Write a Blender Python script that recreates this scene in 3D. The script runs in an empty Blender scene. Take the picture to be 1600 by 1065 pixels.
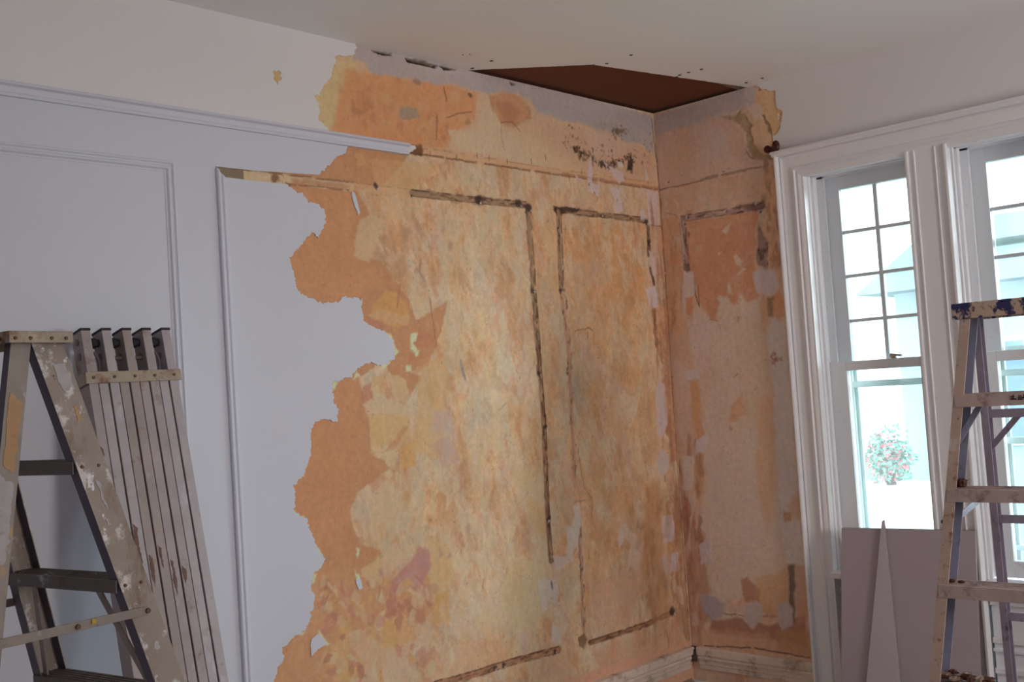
import bpy, bmesh, math, random
import numpy as np
from mathutils import Vector, Matrix
from mathutils.geometry import delaunay_2d_cdt

# ------------------------------------------------------------------ camera
S = 3.1 / 2.75
HC = 3.1
FPX, PX, PY = 1693.2552, 800.0, 533.5
PITCH, YAW, ROLL = (math.radians(a) for a in (2.58176, 46.22634, -3.7536))
CAM = np.array([-3.41374911, -2.43579649, 1.71778931]) * S
fwd = np.array([math.sin(YAW) * math.cos(PITCH), math.cos(YAW) * math.cos(PITCH), math.sin(PITCH)])
rgt0 = np.array([math.cos(YAW), -math.sin(YAW), 0.0])
up0 = np.cross(rgt0, fwd)
rgt = math.cos(ROLL) * rgt0 + math.sin(ROLL) * up0
upv = -math.sin(ROLL) * rgt0 + math.cos(ROLL) * up0
scene = bpy.context.scene
COL = scene.collection
cd = bpy.data.cameras.new('camera')
cam = bpy.data.objects.new('camera', cd)
COL.objects.link(cam)
M = Matrix(((rgt[0], upv[0], -fwd[0], CAM[0]), (rgt[1], upv[1], -fwd[1], CAM[1]), (rgt[2], upv[2], -fwd[2], CAM[2]), (0, 0, 0, 1)))
cam.matrix_world = M
cd.sensor_width = 36
cd.lens = 36 * FPX / 1600
cd.shift_y = 1.0 / 1600
cd.clip_start = 0.05
scene.camera = cam

# ------------------------------------------------------------------ light
world = bpy.data.worlds.new('overcast_sky')
scene.world = world
world.use_nodes = True
bg = world.node_tree.nodes['Background']
bg.inputs[0].default_value = (0.68, 0.87, 1.0, 1)
bg.inputs[1].default_value = 5.2

def area(name, loc, target, sx, sy, power, color):
    l = bpy.data.lights.new(name, 'AREA')
    l.shape = 'RECTANGLE'
    l.size, l.size_y, l.energy, l.color = sx, sy, power, color
    o = bpy.data.objects.new(name, l)
    COL.objects.link(o)
    o.location = loc
    o.rotation_euler = (Vector(target) - Vector(loc)).to_track_quat('-Z', 'Y').to_euler()
    return o
# unseen fill lamp added behind the photographer to lift the ceiling, and the work lamp standing to the photographer's right
area('back_fill', (-5.0, -4.6, 1.5), (-1.6, -2.2, 3.4), 1.5, 1.6, 9, (0.9, 0.95, 1.0))
wl = area('work_lamp', (-1.35, -4.75, 2.0), (-0.85, 0, 2.15), 0.7, 0.7, 22, (1.0, 0.92, 0.86))
wl.data.spread = math.radians(115)
# bright sky outside the window wall, high above the line of sight
area('sky_glow', (3.4, -4.8, 3.3), (-0.2, -1.1, 1.8), 3.4, 2.6, 850, (0.80, 0.94, 1.0))

vs = scene.view_settings
vs.view_transform = 'Standard'
vs.look = 'None'
vs.exposure = -0.07
vs.gamma = 1.0
vs.use_curve_mapping = False
try:
    scene.cycles.use_denoising = True
    scene.cycles.max_bounces = 10
    scene.cycles.diffuse_bounces = 6
    scene.cycles.transparent_max_bounces = 16
    scene.cycles.sample_clamp_indirect = 6
except Exception:
    pass

# ------------------------------------------------------------------ helpers
def ray(x, y):
    return fwd + rgt * (x - PX) / FPX - upv * (y - PY) / FPX

def PL(x, y, off=0.0):      # photograph pixel -> point on the left wall (plane y = -off)
    d = ray(x, y)
    return CAM + (-off - CAM[1]) / d[1] * d

def PW(x, y, off=0.0):      # photograph pixel -> point on the window wall (plane x = -off)
    d = ray(x, y)
    return CAM + (-off - CAM[0]) / d[0] * d

def PC(x, y, z=HC):         # photograph pixel -> point on the ceiling
    d = ray(x, y)
    return CAM + (z - CAM[2]) / d[2] * d

def lin(c):
    c = np.asarray(c, float) / 255.0
    return np.where(c <= 0.04045, c / 12.92, ((c + 0.055) / 1.055) ** 2.4)

class MB:
    def __init__(s):
        s.v, s.f, s.marks = [], [], []
    def add(s, vs_, fs):
        n = len(s.v)
        s.marks.append((n, len(s.f)))
        s.v += [tuple(map(float, p)) for p in vs_]
        s.f += [tuple(n + i for i in f) for f in fs]
        return s
    def box(s, x0, x1, y0, y1, z0, z1):
        x0, x1 = sorted((x0, x1)); y0, y1 = sorted((y0, y1)); z0, z1 = sorted((z0, z1))
        return s.add([(x0, y0, z0), (x1, y0, z0), (x1, y1, z0), (x0, y1, z0), (x0, y0, z1), (x1, y0, z1), (x1, y1, z1), (x0, y1, z1)],
                     [(0, 3, 2, 1), (4, 5, 6, 7), (0, 1, 5, 4), (1, 2, 6, 5), (2, 3, 7, 6), (3, 0, 4, 7)])
    def obox(s, o, A, B, Cc, a, b, c):      # centre, three axes, half sizes
        o, A, B, Cc = (np.asarray(k, float) for k in (o, A, B, Cc))
        vv = [o + A * a * i + B * b * j + Cc * c * k for k in (-1, 1) for j in (-1, 1) for i in (-1, 1)]
        return s.add(vv, [(0, 2, 3, 1), (4, 5, 7, 6), (0, 1, 5, 4), (1, 3, 7, 5), (3, 2, 6, 7), (2, 0, 4, 6)])
    def prism(s, prof, P0, P1, A, B):       # closed 2-D profile extruded from P0 to P1
        P0, P1, A, B = (np.asarray(k, float) for k in (P0, P1, A, B))
        n = len(prof)
        vv = [P0 + A * a + B * b for a, b in prof] + [P1 + A * a + B * b for a, b in prof]
        ff = [(i, (i + 1) % n, n + (i + 1) % n, n + i) for i in range(n)] + [tuple(range(n))[::-1], tuple(range(n, 2 * n))]
        return s.add(vv, ff)
    def cyl(s, P0, P1, r0, r1=None, n=12):
        r1 = r0 if r1 is None else r1
        P0, P1 = np.asarray(P0, float), np.asarray(P1, float)
        d = P1 - P0; d = d / np.linalg.norm(d)
        A = np.cross(d, (0, 0, 1) if abs(d[2]) < .9 else (1, 0, 0)); A /= np.linalg.norm(A)
        B = np.cross(d, A)
        vv = [P + (A * math.cos(2 * math.pi * i / n) + B * math.sin(2 * math.pi * i / n)) * r for P, r in ((P0, r0), (P1, r1)) for i in range(n)]
        return s.add(vv, [(i, (i + 1) % n, n + (i + 1) % n, n + i) for i in range(n)] + [tuple(range(n))[::-1], tuple(range(n, 2 * n))])
    def build_each(s, name, mat, parent=None, bevel=0.0):
        """every primitive that was added becomes a part of its own"""
        out = []
        bounds = s.marks + [(len(s.v), len(s.f))]
        for (v0, f0), (v1, f1) in zip(bounds[:-1], bounds[1:]):
            q = MB(); q.v = s.v[v0:v1]; q.f = [tuple(i - v0 for i in f) for f in s.f[f0:f1]]
            out.append(q.build(name, mat, parent, bevel))
        return out
    def build(s, name, mat, parent=None, bevel=0.0, smooth=False):
        me = bpy.data.meshes.new(name)
        me.from_pydata(s.v, [], s.f)
        bm = bmesh.new(); bm.from_mesh(me)
        bmesh.ops.recalc_face_normals(bm, faces=bm.faces)
        if smooth:
            for f in bm.faces: f.smooth = True
        bm.to_mesh(me); bm.free()
        return link(name, me, mat, parent, bevel)

def link(name, me, mat, parent=None, bevel=0.0):
    o = bpy.data.objects.new(name, me)
    COL.objects.link(o)
    if mat: me.materials.append(mat)
    if parent: o.parent = parent
    if bevel:
        m = o.modifiers.new('bevel', 'BEVEL'); m.width = bevel; m.segments = 2; m.limit_method = 'ANGLE'
    return o

def empty(name, loc=(0, 0, 0), label=None, cat=None, group=None, kind=None):
    o = bpy.data.objects.new(name, None)
    COL.objects.link(o)
    o.location = loc
    o.empty_display_size = .1
    tag(o, label, cat, group, kind)
    return o

def tag(o, label=None, cat=None, group=None, kind=None):
    if label: o['label'] = label
    if cat: o['category'] = cat
    if group: o['group'] = group
    if kind: o['kind'] = kind
    return o

def rehang(root):               # children were modelled in world space: keep them there under a moved Empty
    inv = Matrix.Translation(root.location).inverted()
    for c in root.children:
        c.matrix_parent_inverse = inv

# ------------------------------------------------------------------ materials
def nodes(m):
    m.use_nodes = True
    nt = m.node_tree
    return nt, nt.nodes['Principled BSDF']

def coord(nt, scale):
    tc = nt.nodes.new('ShaderNodeTexCoord')
    mp = nt.nodes.new('ShaderNodeMapping')
    mp.inputs['Scale'].default_value = scale
    nt.links.new(tc.outputs['Object'], mp.inputs[0])
    return mp.outputs[0]

def noise(nt, vec, scale, detail=4, rough=.6):
    n = nt.nodes.new('ShaderNodeTexNoise')
    n.inputs['Scale'].default_value = scale
    n.inputs['Detail'].default_value = detail
    n.inputs['Roughness'].default_value = rough
    nt.links.new(vec, n.inputs['Vector'])
    return n.outputs['Fac']

def ramp(nt, fac, stops):
    r = nt.nodes.new('ShaderNodeValToRGB')
    e = r.color_ramp.elements
    while len(e) < len(stops): e.new(.5)
    for i, (p, c) in enumerate(stops):
        e[i].position = p
        e[i].color = (*c, 1) if hasattr(c, '__len__') else (c, c, c, 1)
    nt.links.new(fac, r.inputs[0])
    return r.outputs[0]

def mix(nt, fac, a, b, mode='MIX'):
    n = nt.nodes.new('ShaderNodeMix'); n.data_type = 'RGBA'; n.blend_type = mode
    for s_, v in ((n.inputs['Factor'], fac), (n.inputs['A'], a), (n.inputs['B'], b)):
        if hasattr(v, 'links'): nt.links.new(v, s_)
        elif hasattr(v, '__len__'): s_.default_value = (*v[:3], 1)
        else: s_.default_value = v
    return n.outputs['Result']

def bump(nt, bsdf, h, strength, dist=.002):
    b = nt.nodes.new('ShaderNodeBump')
    b.inputs['Strength'].default_value = strength
    b.inputs['Distance'].default_value = dist
    nt.links.new(h, b.inputs['Height'])
    nt.links.new(b.outputs[0], bsdf.inputs['Normal'])

def painted(name, c, rough=.55, var=.05, vscale=3.0, bumpy=.15, bscale=60, dirt=None, dirt_amt=0.0, dscale=9.0, metal=0.0):
    m = bpy.data.materials.new(name)
    nt, b = nodes(m)
    c = lin(c)
    v = coord(nt, (1, 1, 1))
    f = noise(nt, v, vscale, 5)
    col = mix(nt, f, tuple(c * (1 - var)), tuple(np.minimum(c * (1 + var), 1)))
    if dirt is not None:
        d = noise(nt, v, dscale, 8, .7)
        k = ramp(nt, d, [(.66 - dirt_amt * .35, 0.0), (.86 - dirt_amt * .3, 1.0)])
        col = mix(nt, k, col, tuple(lin(dirt)))
    nt.links.new(col, b.inputs['Base Color'])
    b.inputs['Roughness'].default_value = rough
    b.inputs['Metallic'].default_value = metal
    if bumpy: bump(nt, b, noise(nt, v, bscale, 6), bumpy)
    return m

def splattered(name, base, spots, rough=.6, metal=.3, stretch=(1, 1, 1)):
    """worn metal under drips and smears of plaster and paint: spots = (colour, scale, low, high, stretch z)"""
    m = bpy.data.materials.new(name)
    nt, b = nodes(m)
    c = lin(base)
    v = coord(nt, stretch)
    f = noise(nt, v, 14, 8, .65)
    col = mix(nt, f, tuple(c * .72), tuple(np.minimum(c * 1.3, 1)))
    for i, (sc, scale, lo, hi) in enumerate(spots):
        vv = coord(nt, (1, 1, (1, .45, .7, 1.4)[i % 4]))
        tr = nt.nodes.new('ShaderNodeVectorMath'); tr.operation = 'ADD'
        tr.inputs[1].default_value = (3.1 * i + 1, 7.7 * i, 1.9 * i)
        nt.links.new(vv, tr.inputs[0])
        k = ramp(nt, noise(nt, tr.outputs[0], scale, 7, .7), [(lo, 0.0), (hi, 1.0)])
        col = mix(nt, k, col, tuple(lin(sc)))
    nt.links.new(col, b.inputs['Base Color'])
    b.inputs['Roughness'].default_value = rough
    b.inputs['Metallic'].default_value = metal
    bump(nt, b, noise(nt, v, 45, 7), .35, .0015)
    return m

WHITE_UP = painted('white_wall_paint', (232, 228, 230), .7, .03, 2, .12, 90)
LAVENDER = painted('lavender_wall_paint', (218, 218, 230), .6, .025, 2, .10, 90)
CEIL = painted('ceiling_paint', (244, 244, 244), .85, .03, 1.5, .10, 70)
BROWN = painted('brown_board_paper', (104, 48, 2), .8, .06, 2.5, .06, 80)
GLOSS = painted('white_gloss_woodwork', (240, 238, 242), .35, .02, 5, .08, 25, (206, 196, 196), .10, 14)
DIRTY = painted('dirty_white_woodwork', (232, 214, 200), .6, .1, 8, .3, 40, (112, 84, 70), .40, 12)
SASHW = painted('sash_white_paint', (236, 238, 242), .35, .02, 6, .08, 30, (170, 162, 166), .10, 30)
STORM = painted('storm_frame_grey', (150, 160, 158), .5, .08, 8, .1, 40, (95, 95, 95), .2, 14)
FLOOR = painted('bounce_floor', (196, 190, 182), .5, .15, 6, .1, 40)  # unseen floor, made pale to bounce light up to the ceiling
BASE = painted('wall_base', (150, 130, 110), .9)
BOARD = painted('plasterboard_paper', (180, 166, 176), .85, .04, 2.5, .08, 60)
BOARD_L = painted('plasterboard_offcut_paper', (196, 186, 196), .85, .03, 3, .08, 60, (140, 120, 110), .06, 40)
LAD_L = splattered('worn_aluminium_olive', (152, 136, 127), [((206, 196, 194), 13, .55, .61), ((112, 82, 60), 9, .54, .70), ((220, 214, 220), 30, .61, .65), ((88, 74, 66), 24, .64, .72)], .55, .25)
LAD_LD = splattered('worn_aluminium_rear', (148, 134, 127), [((190, 150, 96), 3.2, .60, .66), ((192, 182, 186), 12, .58, .66), ((100, 70, 52), 22, .64, .72)], .55, .25)
STEPM = splattered('worn_step_metal', (112, 102, 98), [((180, 172, 178), 20, .60, .68), ((84, 66, 56), 10, .55, .70), ((206, 200, 204), 45, .68, .72)], .55, .3)
PLANKM = splattered('mortar_dusted_aluminium', (168, 154, 154), [((128, 94, 76), 8, .57, .70), ((204, 198, 206), 18, .62, .74), ((150, 120, 98), 28, .62, .72)], .6, .2)
BANDM = splattered('dusty_strap_metal', (170, 154, 138), [((132, 88, 60), 16, .50, .64), ((198, 186, 168), 14, .6, .7)], .6, .2)
LAD_R = splattered('cream_crusted_metal', (188, 160, 146), [((140, 96, 70), 26, .56, .66), ((214, 200, 196), 12, .58, .70), ((112, 84, 66), 60, .62, .68)], .75, .0)
LAD_RS = splattered('pinkish_crusted_step', (190, 166, 160), [((140, 112, 112), 22, .52, .64), ((214, 200, 192), 14, .60, .70), ((120, 80, 56), 50, .66, .70)], .75, .0)
LAD_RB = splattered('bluish_grey_metal', (156, 154, 170), [((176, 160, 160), 10, .60, .68), ((90, 84, 100), 18, .60, .72)], .45, .35)
LAD_RR = splattered('purple_grey_metal', (162, 148, 164), [((160, 140, 148), 14, .58, .68), ((80, 64, 76), 18, .58, .70)], .5, .3)
CAPM = splattered('blue_cap_under_cream_splashes', (42, 44, 88), [((196, 168, 148), 18, .45, .49), ((40, 40, 92), 26, .58, .62)], .6, .0)
DARK = painted('dark_rubber', (34, 32, 40), .6, .1)
BOLT = painted('bolt_metal', (120, 112, 112), .4, .1, metal=.6)
RIVET = painted('rusty_rivet', (104, 78, 62), .6, .15)
FLANGE = painted('shaded_flange', (92, 84, 96), .5, .25, 12, .2, 50, metal=.3)  # dark colour carries the shade on the left ladder's rail flanges
ORANGE = painted('orange_undercoat_smear', (184, 144, 104), .7, .2, 40, .3, 50, (150, 110, 78), .3, 50)
WSMEAR = painted('white_filler_smear', (184, 176, 178), .8, .2, 40, .3, 50, (140, 126, 120), .3, 60)
STAIN = painted('brown_mortar_stain', (118, 88, 78), .8, .3, 50, .4, 60)
MAROON = painted('maroon_varnish', (74, 18, 16), .25, .1)
SCREW = painted('screw_head_metal', (66, 60, 62), .5, .1, metal=.3)
RUBBLE = painted('plaster_rubble', (160, 136, 116), .9, .3, 30, .5, 60, (84, 50, 36), .55, 40)
SCRAP = painted('brown_scrap', (84, 44, 30), .8, .25, 30, .4, 60)
YELLOW = painted('yellow_paint', (196, 160, 40), .6, .1)
BRICKY = painted('neighbour_siding', (170, 176, 184), .8, .05, 1)
ROOFM = painted('neighbour_roof', (112, 124, 146), .9, .1, 2)
LEAFM = painted('hedge_leaf', (120, 158, 140), .7, .3, 12)
REDM = painted('red_blossom', (214, 110, 116), .7, .2, 10)
GRASS = painted('lawn', (110, 140, 100), .9, .15, 4)

m = bpy.data.materials.new('window_glass')
nt, b = nodes(m)
nt.nodes.remove(b)
tr = nt.nodes.new('ShaderNodeBsdfTransparent'); tr.inputs[0].default_value = (.95, .985, .97, 1)
gl = nt.nodes.new('ShaderNodeBsdfGlossy'); gl.inputs['Roughness'].default_value = .03
tl = nt.nodes.new('ShaderNodeBsdfTranslucent'); tl.inputs[0].default_value = (.9, .95, .95, 1)
fr = nt.nodes.new('ShaderNodeFresnel'); fr.inputs[0].default_value = 1.45
m1 = nt.nodes.new('ShaderNodeMixShader'); m2 = nt.nodes.new('ShaderNodeMixShader')
dn = noise(nt, coord(nt, (1, 1, .5)), 6, 6)
dr = ramp(nt, dn, [(.3, .03), (.8, .14)])
nt.links.new(dr, m2.inputs[0])
nt.links.new(fr.outputs[0], m1.inputs[0])
nt.links.new(tr.outputs[0], m1.inputs[1]); nt.links.new(gl.outputs[0], m1.inputs[2])
nt.links.new(m1.outputs[0], m2.inputs[1]); nt.links.new(tl.outputs[0], m2.inputs[2])
nt.links.new(m2.outputs[0], nt.nodes['Material Output'].inputs[0])
GLASS = m

# stripped plaster: the stains and old paint layers come from the mesh's colour attribute
m = bpy.data.materials.new('stripped_plaster')
nt, b = nodes(m)
at = nt.nodes.new('ShaderNodeVertexColor'); at.layer_name = 'stain'
v = coord(nt, (1, 1, 1))
g1 = ramp(nt, noise(nt, v, 55, 8, .7), [(.3, .90), (.7, 1.09)])
g2 = ramp(nt, noise(nt, coord(nt, (1, 1, .25)), 26, 6, .65), [(.3, .975), (.7, 1.025)])
c1 = mix(nt, 1.0, at.outputs['Color'], g1, 'MULTIPLY')
c2 = mix(nt, 1.0, c1, g2, 'MULTIPLY')
nt.links.new(c2, b.inputs['Base Color'])
b.inputs['Roughness'].default_value = .82
bump(nt, b, noise(nt, v, 38, 9, .7), .35, .003)
PLASTER = m

# ------------------------------------------------------------------ stripped plaster walls
rng = np.random.default_rng(7)

def vnoise(U, V, su, sv, seed):
    """smooth value noise on a wall grid, cell sizes su x sv metres, values -1..1"""
    r = np.random.default_rng(seed)
    a, c = U / su, V / sv
    i, j = np.floor(a).astype(int), np.floor(c).astype(int)
    i0, j0 = i.min(), j.min()
    lat = r.uniform(-1, 1, (j.max() - j0 + 2, i.max() - i0 + 2))
    fa, fc = a - i, c - j
    fa = fa * fa * (3 - 2 * fa); fc = fc * fc * (3 - 2 * fc)
    i -= i0; j -= j0
    return ((lat[j, i] * (1 - fa) + lat[j, i + 1] * fa) * (1 - fc) + (lat[j + 1, i] * (1 - fa) + lat[j + 1, i + 1] * fa) * fc)

def fbm(U, V, su, sv, seed, n=4):
    t, a, s_ = 0, 1.0, 0
    for k in range(n):
        t = t + a * vnoise(U, V, su / 2 ** k, sv / 2 ** k, seed + 31 * k)
        s_ += a; a *= .55
    return t / s_

class Plaster:
    def __init__(s, u0, u1, v0, v1, step, to_uv, gain, seed):
        s.nu, s.nv = int((u1 - u0) / step) + 1, int((v1 - v0) / step) + 1
        s.u, s.v = np.linspace(u0, u1, s.nu), np.linspace(v0, v1, s.nv)
        s.U, s.V = np.meshgrid(s.u, s.v)
        s.uv, s.gain, s.desat = to_uv, gain, .10
        s.wu = .010 * fbm(s.U, s.V, .05, .05, seed) + .0045 * fbm(s.U, s.V, .014, .014, seed + 5, 2)
        s.wv = .010 * fbm(s.U, s.V, .05, .05, seed + 1) + .0045 * fbm(s.U, s.V, .014, .014, seed + 6, 2)
        s.tex = fbm(s.U, s.V, .035, .09, seed + 2, 5)
        s.grain = fbm(s.U, s.V, .02, .02, seed + 3, 3)
        s.brk = fbm(s.U, s.V, .03, .03, seed + 4, 3)
        s.C = np.zeros((s.nv, s.nu, 3)); s.H = np.zeros((s.nv, s.nu))
    def alb(s, c):
        v = lin(c) * s.gain
        v = v * (1 - s.desat) + (v @ np.array([.3, .55, .15])) * s.desat
        mx = v.max()
        return v * min(1.0, .80 / mx)
    def _slice(s, p, pad):
        i0, i1 = np.searchsorted(s.u, (p[:, 0].min() - pad, p[:, 0].max() + pad))
        j0, j1 = np.searchsorted(s.v, (p[:, 1].min() - pad, p[:, 1].max() + pad))
        return slice(j0, j1), slice(i0, i1)
    def _put(s, sl, mk, c, dz):
        if c is not None:
            s.C[sl] = s.C[sl] * (1 - mk[..., None]) + s.alb(c) * mk[..., None]
        if dz:
            s.H[sl] = s.H[sl] * (1 - mk) + mk * dz if dz < 0 else s.H[sl] + mk * dz
    def _dist(s, P, p, q):
        d = q - p
        t = np.clip(((P[..., 0] - p[0]) * d[0] + (P[..., 1] - p[1]) * d[1]) / (d @ d + 1e-12), 0, 1)
        return np.hypot(P[..., 0] - p[0] - t * d[0], P[..., 1] - p[1] - t * d[1]), t
    def poly(s, px, c, a=1.0, soft=.003, warp=1.0, tex=0.0, dz=0.0, uvs=False):
        p = np.array(px, float) if uvs else np.array([s.uv(*q) for q in px])
        sl = s._slice(p, .03 + soft)
        P = np.stack([s.U[sl] + warp * s.wu[sl], s.V[sl] + warp * s.wv[sl]], -1)
        if P.size == 0: return
        D = np.full(P.shape[:2], 9.0); inside = np.zeros(P.shape[:2], bool)
        for k in range(len(p)):
            A, B = p[k], p[(k + 1) % len(p)]
            d, _ = s._dist(P, A, B)
            D = np.minimum(D, d)
            cr = (A[1] > P[..., 1]) != (B[1] > P[..., 1])
            with np.errstate(divide='ignore', invalid='ignore'):
                xi = (B[0] - A[0]) * (P[..., 1] - A[1]) / (B[1] - A[1] + 1e-15) + A[0]
            inside ^= cr & (P[..., 0] < xi)
        sd = np.where(inside, D, -D)
        mk = np.clip(sd / soft * .5 + .5, 0, 1)
        if tex: mk = mk * np.clip(.5 + (s.tex[sl] * 2.2 + (1 - tex * 1.4)) * 1.6, 0, 1)
        s._put(sl, mk * a, c, dz)
    def line(s, px, w, c, a=1.0, soft=.0025, warp=.35, brk=0.0, dz=0.0, taper=False):
        p = np.array([s.uv(*q) for q in px])
        sl = s._slice(p, w + .02)
        P = np.stack([s.U[sl] + warp * s.wu[sl], s.V[sl] + warp * s.wv[sl]], -1)
        if P.size == 0: return
        D = np.full(P.shape[:2], 9.0)
        for k in range(len(p) - 1):
            d, t = s._dist(P, p[k], p[k + 1])
            if taper: d = d + w * .45 * (k + t) / (len(p) - 1)
            D = np.minimum(D, d)
        mk = np.clip((w / 2 - D) / soft + .5, 0, 1)
        if brk: mk = mk * np.clip(.5 + (s.brk[sl] + 1 - brk * 1.5) * 4, 0, 1)
        s._put(sl, mk * a, c, dz)
    def blob(s, x, y, rx, ry, c, a=1.0, soft=.5, dz=0.0, rot=0.0, warp=1.0, tex=0.0):
        """ellipse; radii in photograph pixels at the wall, turned into metres"""
        k = 1 / 420.0
        u, v = s.uv(x, y)
        rx, ry = rx * k, ry * k
        r = max(rx, ry)
        sl = s._slice(np.array([[u, v]]), r * 1.6 + .02)
        du, dv = s.U[sl] + warp * s.wu[sl] - u, s.V[sl] + warp * s.wv[sl] - v
        ca, sa = math.cos(rot), math.sin(rot)
        d = np.hypot((du * ca + dv * sa) / rx, (-du * sa + dv * ca) / ry)
        mk = np.clip((1 + soft / 2 - d) / soft, 0, 1)
        if tex: mk = mk * np.clip(.5 + (s.tex[sl] * 2.2 + (1 - tex * 1.4)) * 1.6, 0, 1)
        s._put(sl, mk * a, c, dz)
    def strokes(s, n, box, pal, lw, ww, alpha, seed, vert=.35):
        """scrape marks left by the stripping knife"""
        r = np.random.default_rng(seed)
        P = np.array([s.uv(*q) for q in box])
        for k in range(n):
            # random point in the quad
            a, b_ = r.uniform(0, 1, 2)
            u, v = (P[0] * (1 - a) + P[1] * a) * (1 - b_) + (P[3] * (1 - a) + P[2] * a) * b_
            L_, W_ = r.uniform(*lw), r.uniform(*ww)
            th = math.pi / 2 + r.normal(0, vert)
            du, dv = math.cos(th) * L_ / 2, math.sin(th) * L_ / 2
            nu, nv_ = -math.sin(th) * W_ / 2, math.cos(th) * W_ / 2
            k1, k2 = r.uniform(.2, 1, 2)
            s.poly([(u - du - nu * k1, v - dv - nv_ * k1), (u + du - nu * k2, v + dv - nv_ * k2), (u + du + nu * k2, v + dv + nv_ * k2), (u - du + nu * k1, v - dv + nv_ * k1)],
                   pal[r.integers(len(pal))], r.uniform(*alpha), r.uniform(.003, .012), 1.6, r.choice([0, .5, .8]), uvs=True)
    def weather(s, seed, k=1.0):
        """uneven old paint: blotches, fine vertical scrape marks and specks of their own colour"""
        n1 = fbm(s.U, s.V, .09, .12, seed, 5); n2 = fbm(s.U, s.V, .015, .06, seed + 9, 4); n3 = fbm(s.U, s.V, .018, .018, seed + 17, 3)
        s.C *= np.clip(1 + k * (.15 * n1 + .07 * n2 + .08 * n3), .5, 1.5)[..., None]
        w = fbm(s.U, s.V, .06, .08, seed + 23, 4) * .16 * k
        s.C *= np.stack([1 + w * .35, 1 - w * .05, 1 - w * .9], -1)
        n4 = fbm(s.U, s.V, .03, .05, seed + 41, 4)
        mk = np.clip((n4 - .24) * 9, 0, 1) * .28 * k
        s.C = s.C * (1 - mk[..., None]) + s.alb((188, 160, 130)) * mk[..., None]
        mk = np.clip((-n4 - .28) * 9, 0, 1) * .26 * k
        s.C = s.C * (1 - mk[..., None]) + s.alb((140, 98, 68)) * mk[..., None]
        r = np.random.default_rng(seed)
        mk = np.clip((vnoise(s.U, s.V, .007, .009, seed + 51) - .86) * 9, 0, 1) * np.clip(n1 * 3 + .5, 0, 1) * .55
        s.C = s.C * (1 - mk[..., None]) + s.alb((104, 70, 48)) * mk[..., None]
    def layers(s, seed, tan, pale, dark, at=.5, ap=.5, lim=None):
        """older coats showing through where the knife bit: crisp, ragged patches and hair cracks"""
        W = s.U + 1.5 * s.wu, s.V + 1.5 * s.wv
        m0 = 1.0 if lim is None else lim[..., None] if lim.ndim == 3 else lim
        n = fbm(W[0], W[1], .075, .13, seed, 3) + .55 * fbm(W[0] + .35 * W[1], W[1], .012, .045, seed + 3, 4) + .25 * s.grain
        for lo, sg, c, a_ in ((.20, 1, tan, at), (.42, 1, dark, at * .55), (.24, -1, pale, ap), (.46, -1, (204, 184, 156), ap * .6)):
            mk = np.clip((sg * n - lo) * 16, 0, 1) * a_ * m0
            s.C = s.C * (1 - mk[..., None]) + s.alb(c) * mk[..., None]
        q = fbm(W[0], W[1], .16, .22, seed + 77, 4)
        for c0 in (.0, .21, -.24):
            mk = np.clip(1 - np.abs(q - c0) / .0035, 0, 1) * np.clip(fbm(s.U, s.V, .08, .08, seed + 78 + int(c0 * 100), 3) * 5 - .8, 0, 1) * .55 * m0
            s.C = s.C * (1 - mk[..., None]) + s.alb((120, 84, 58)) * mk[..., None]
    def mesh(s, name, place, parent, flip):
        md = np.median(s.C.reshape(-1, 3), axis=0)
        s.C = md * (np.clip(s.C, .003, 1) / md) ** 1.2
        H = s.H + .0006 * s.grain + .0012 * s.tex
        P = place(s.U.ravel(), s.V.ravel(), H.ravel())
        me = bpy.data.meshes.new(name)
        n = s.nu * s.nv
        idx = np.arange(n).reshape(s.nv, s.nu)
        q = np.stack([idx[:-1, :-1], idx[:-1, 1:], idx[1:, 1:], idx[1:, :-1]], -1).reshape(-1, 4)
        if flip: q = q[:, ::-1]
        me.vertices.add(n); me.vertices.foreach_set('co', P.astype(np.float32).ravel())
        nf = len(q)
        me.loops.add(nf * 4); me.loops.foreach_set('vertex_index', q.astype(np.int32).ravel())
        me.polygons.add(nf); me.polygons.foreach_set('loop_start', np.arange(0, nf * 4, 4, dtype=np.int32))
        me.update(calc_edges=True)
        me.polygons.foreach_set('use_smooth', np.ones(nf, bool))
        at_ = me.color_attributes.new('stain', 'FLOAT_COLOR', 'POINT')
        c = np.ones((n, 4), np.float32); c[:, :3] = np.clip(s.C.reshape(-1, 3), 0.004, .9)
        at_.data.foreach_set('color', c.ravel())
        me.update()
        return link(name, me, PLASTER, parent)

wall_left = empty('wall_left', kind='structure')
wall_right = empty('wall_right', kind='structure')

uvL = lambda x, y: (PL(x, y)[0], PL(x, y)[2])
uvW = lambda x, y: (PW(x, y)[1], PW(x, y)[2])

LP = Plaster(-2.08, 0.0, 0.66, 3.10, .0036, uvL, 2.1, 11)
TAN, OCH, CRM, PAL_, PNK, GRY, BRN, DRK = (159, 112, 75), (188, 144, 90), (194, 168, 128), (194, 172, 144), (180, 148, 128), (156, 142, 122), (136, 94, 62), (70, 44, 32)
SKIM, MINT, MAUVE = (146, 132, 126), (188, 186, 146), (150, 108, 96)
LP.C[:] = LP.alb((187, 157, 123))
bx = [(470, 120), (1015, 150), (1060, 1060), (440, 1100)]
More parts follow.
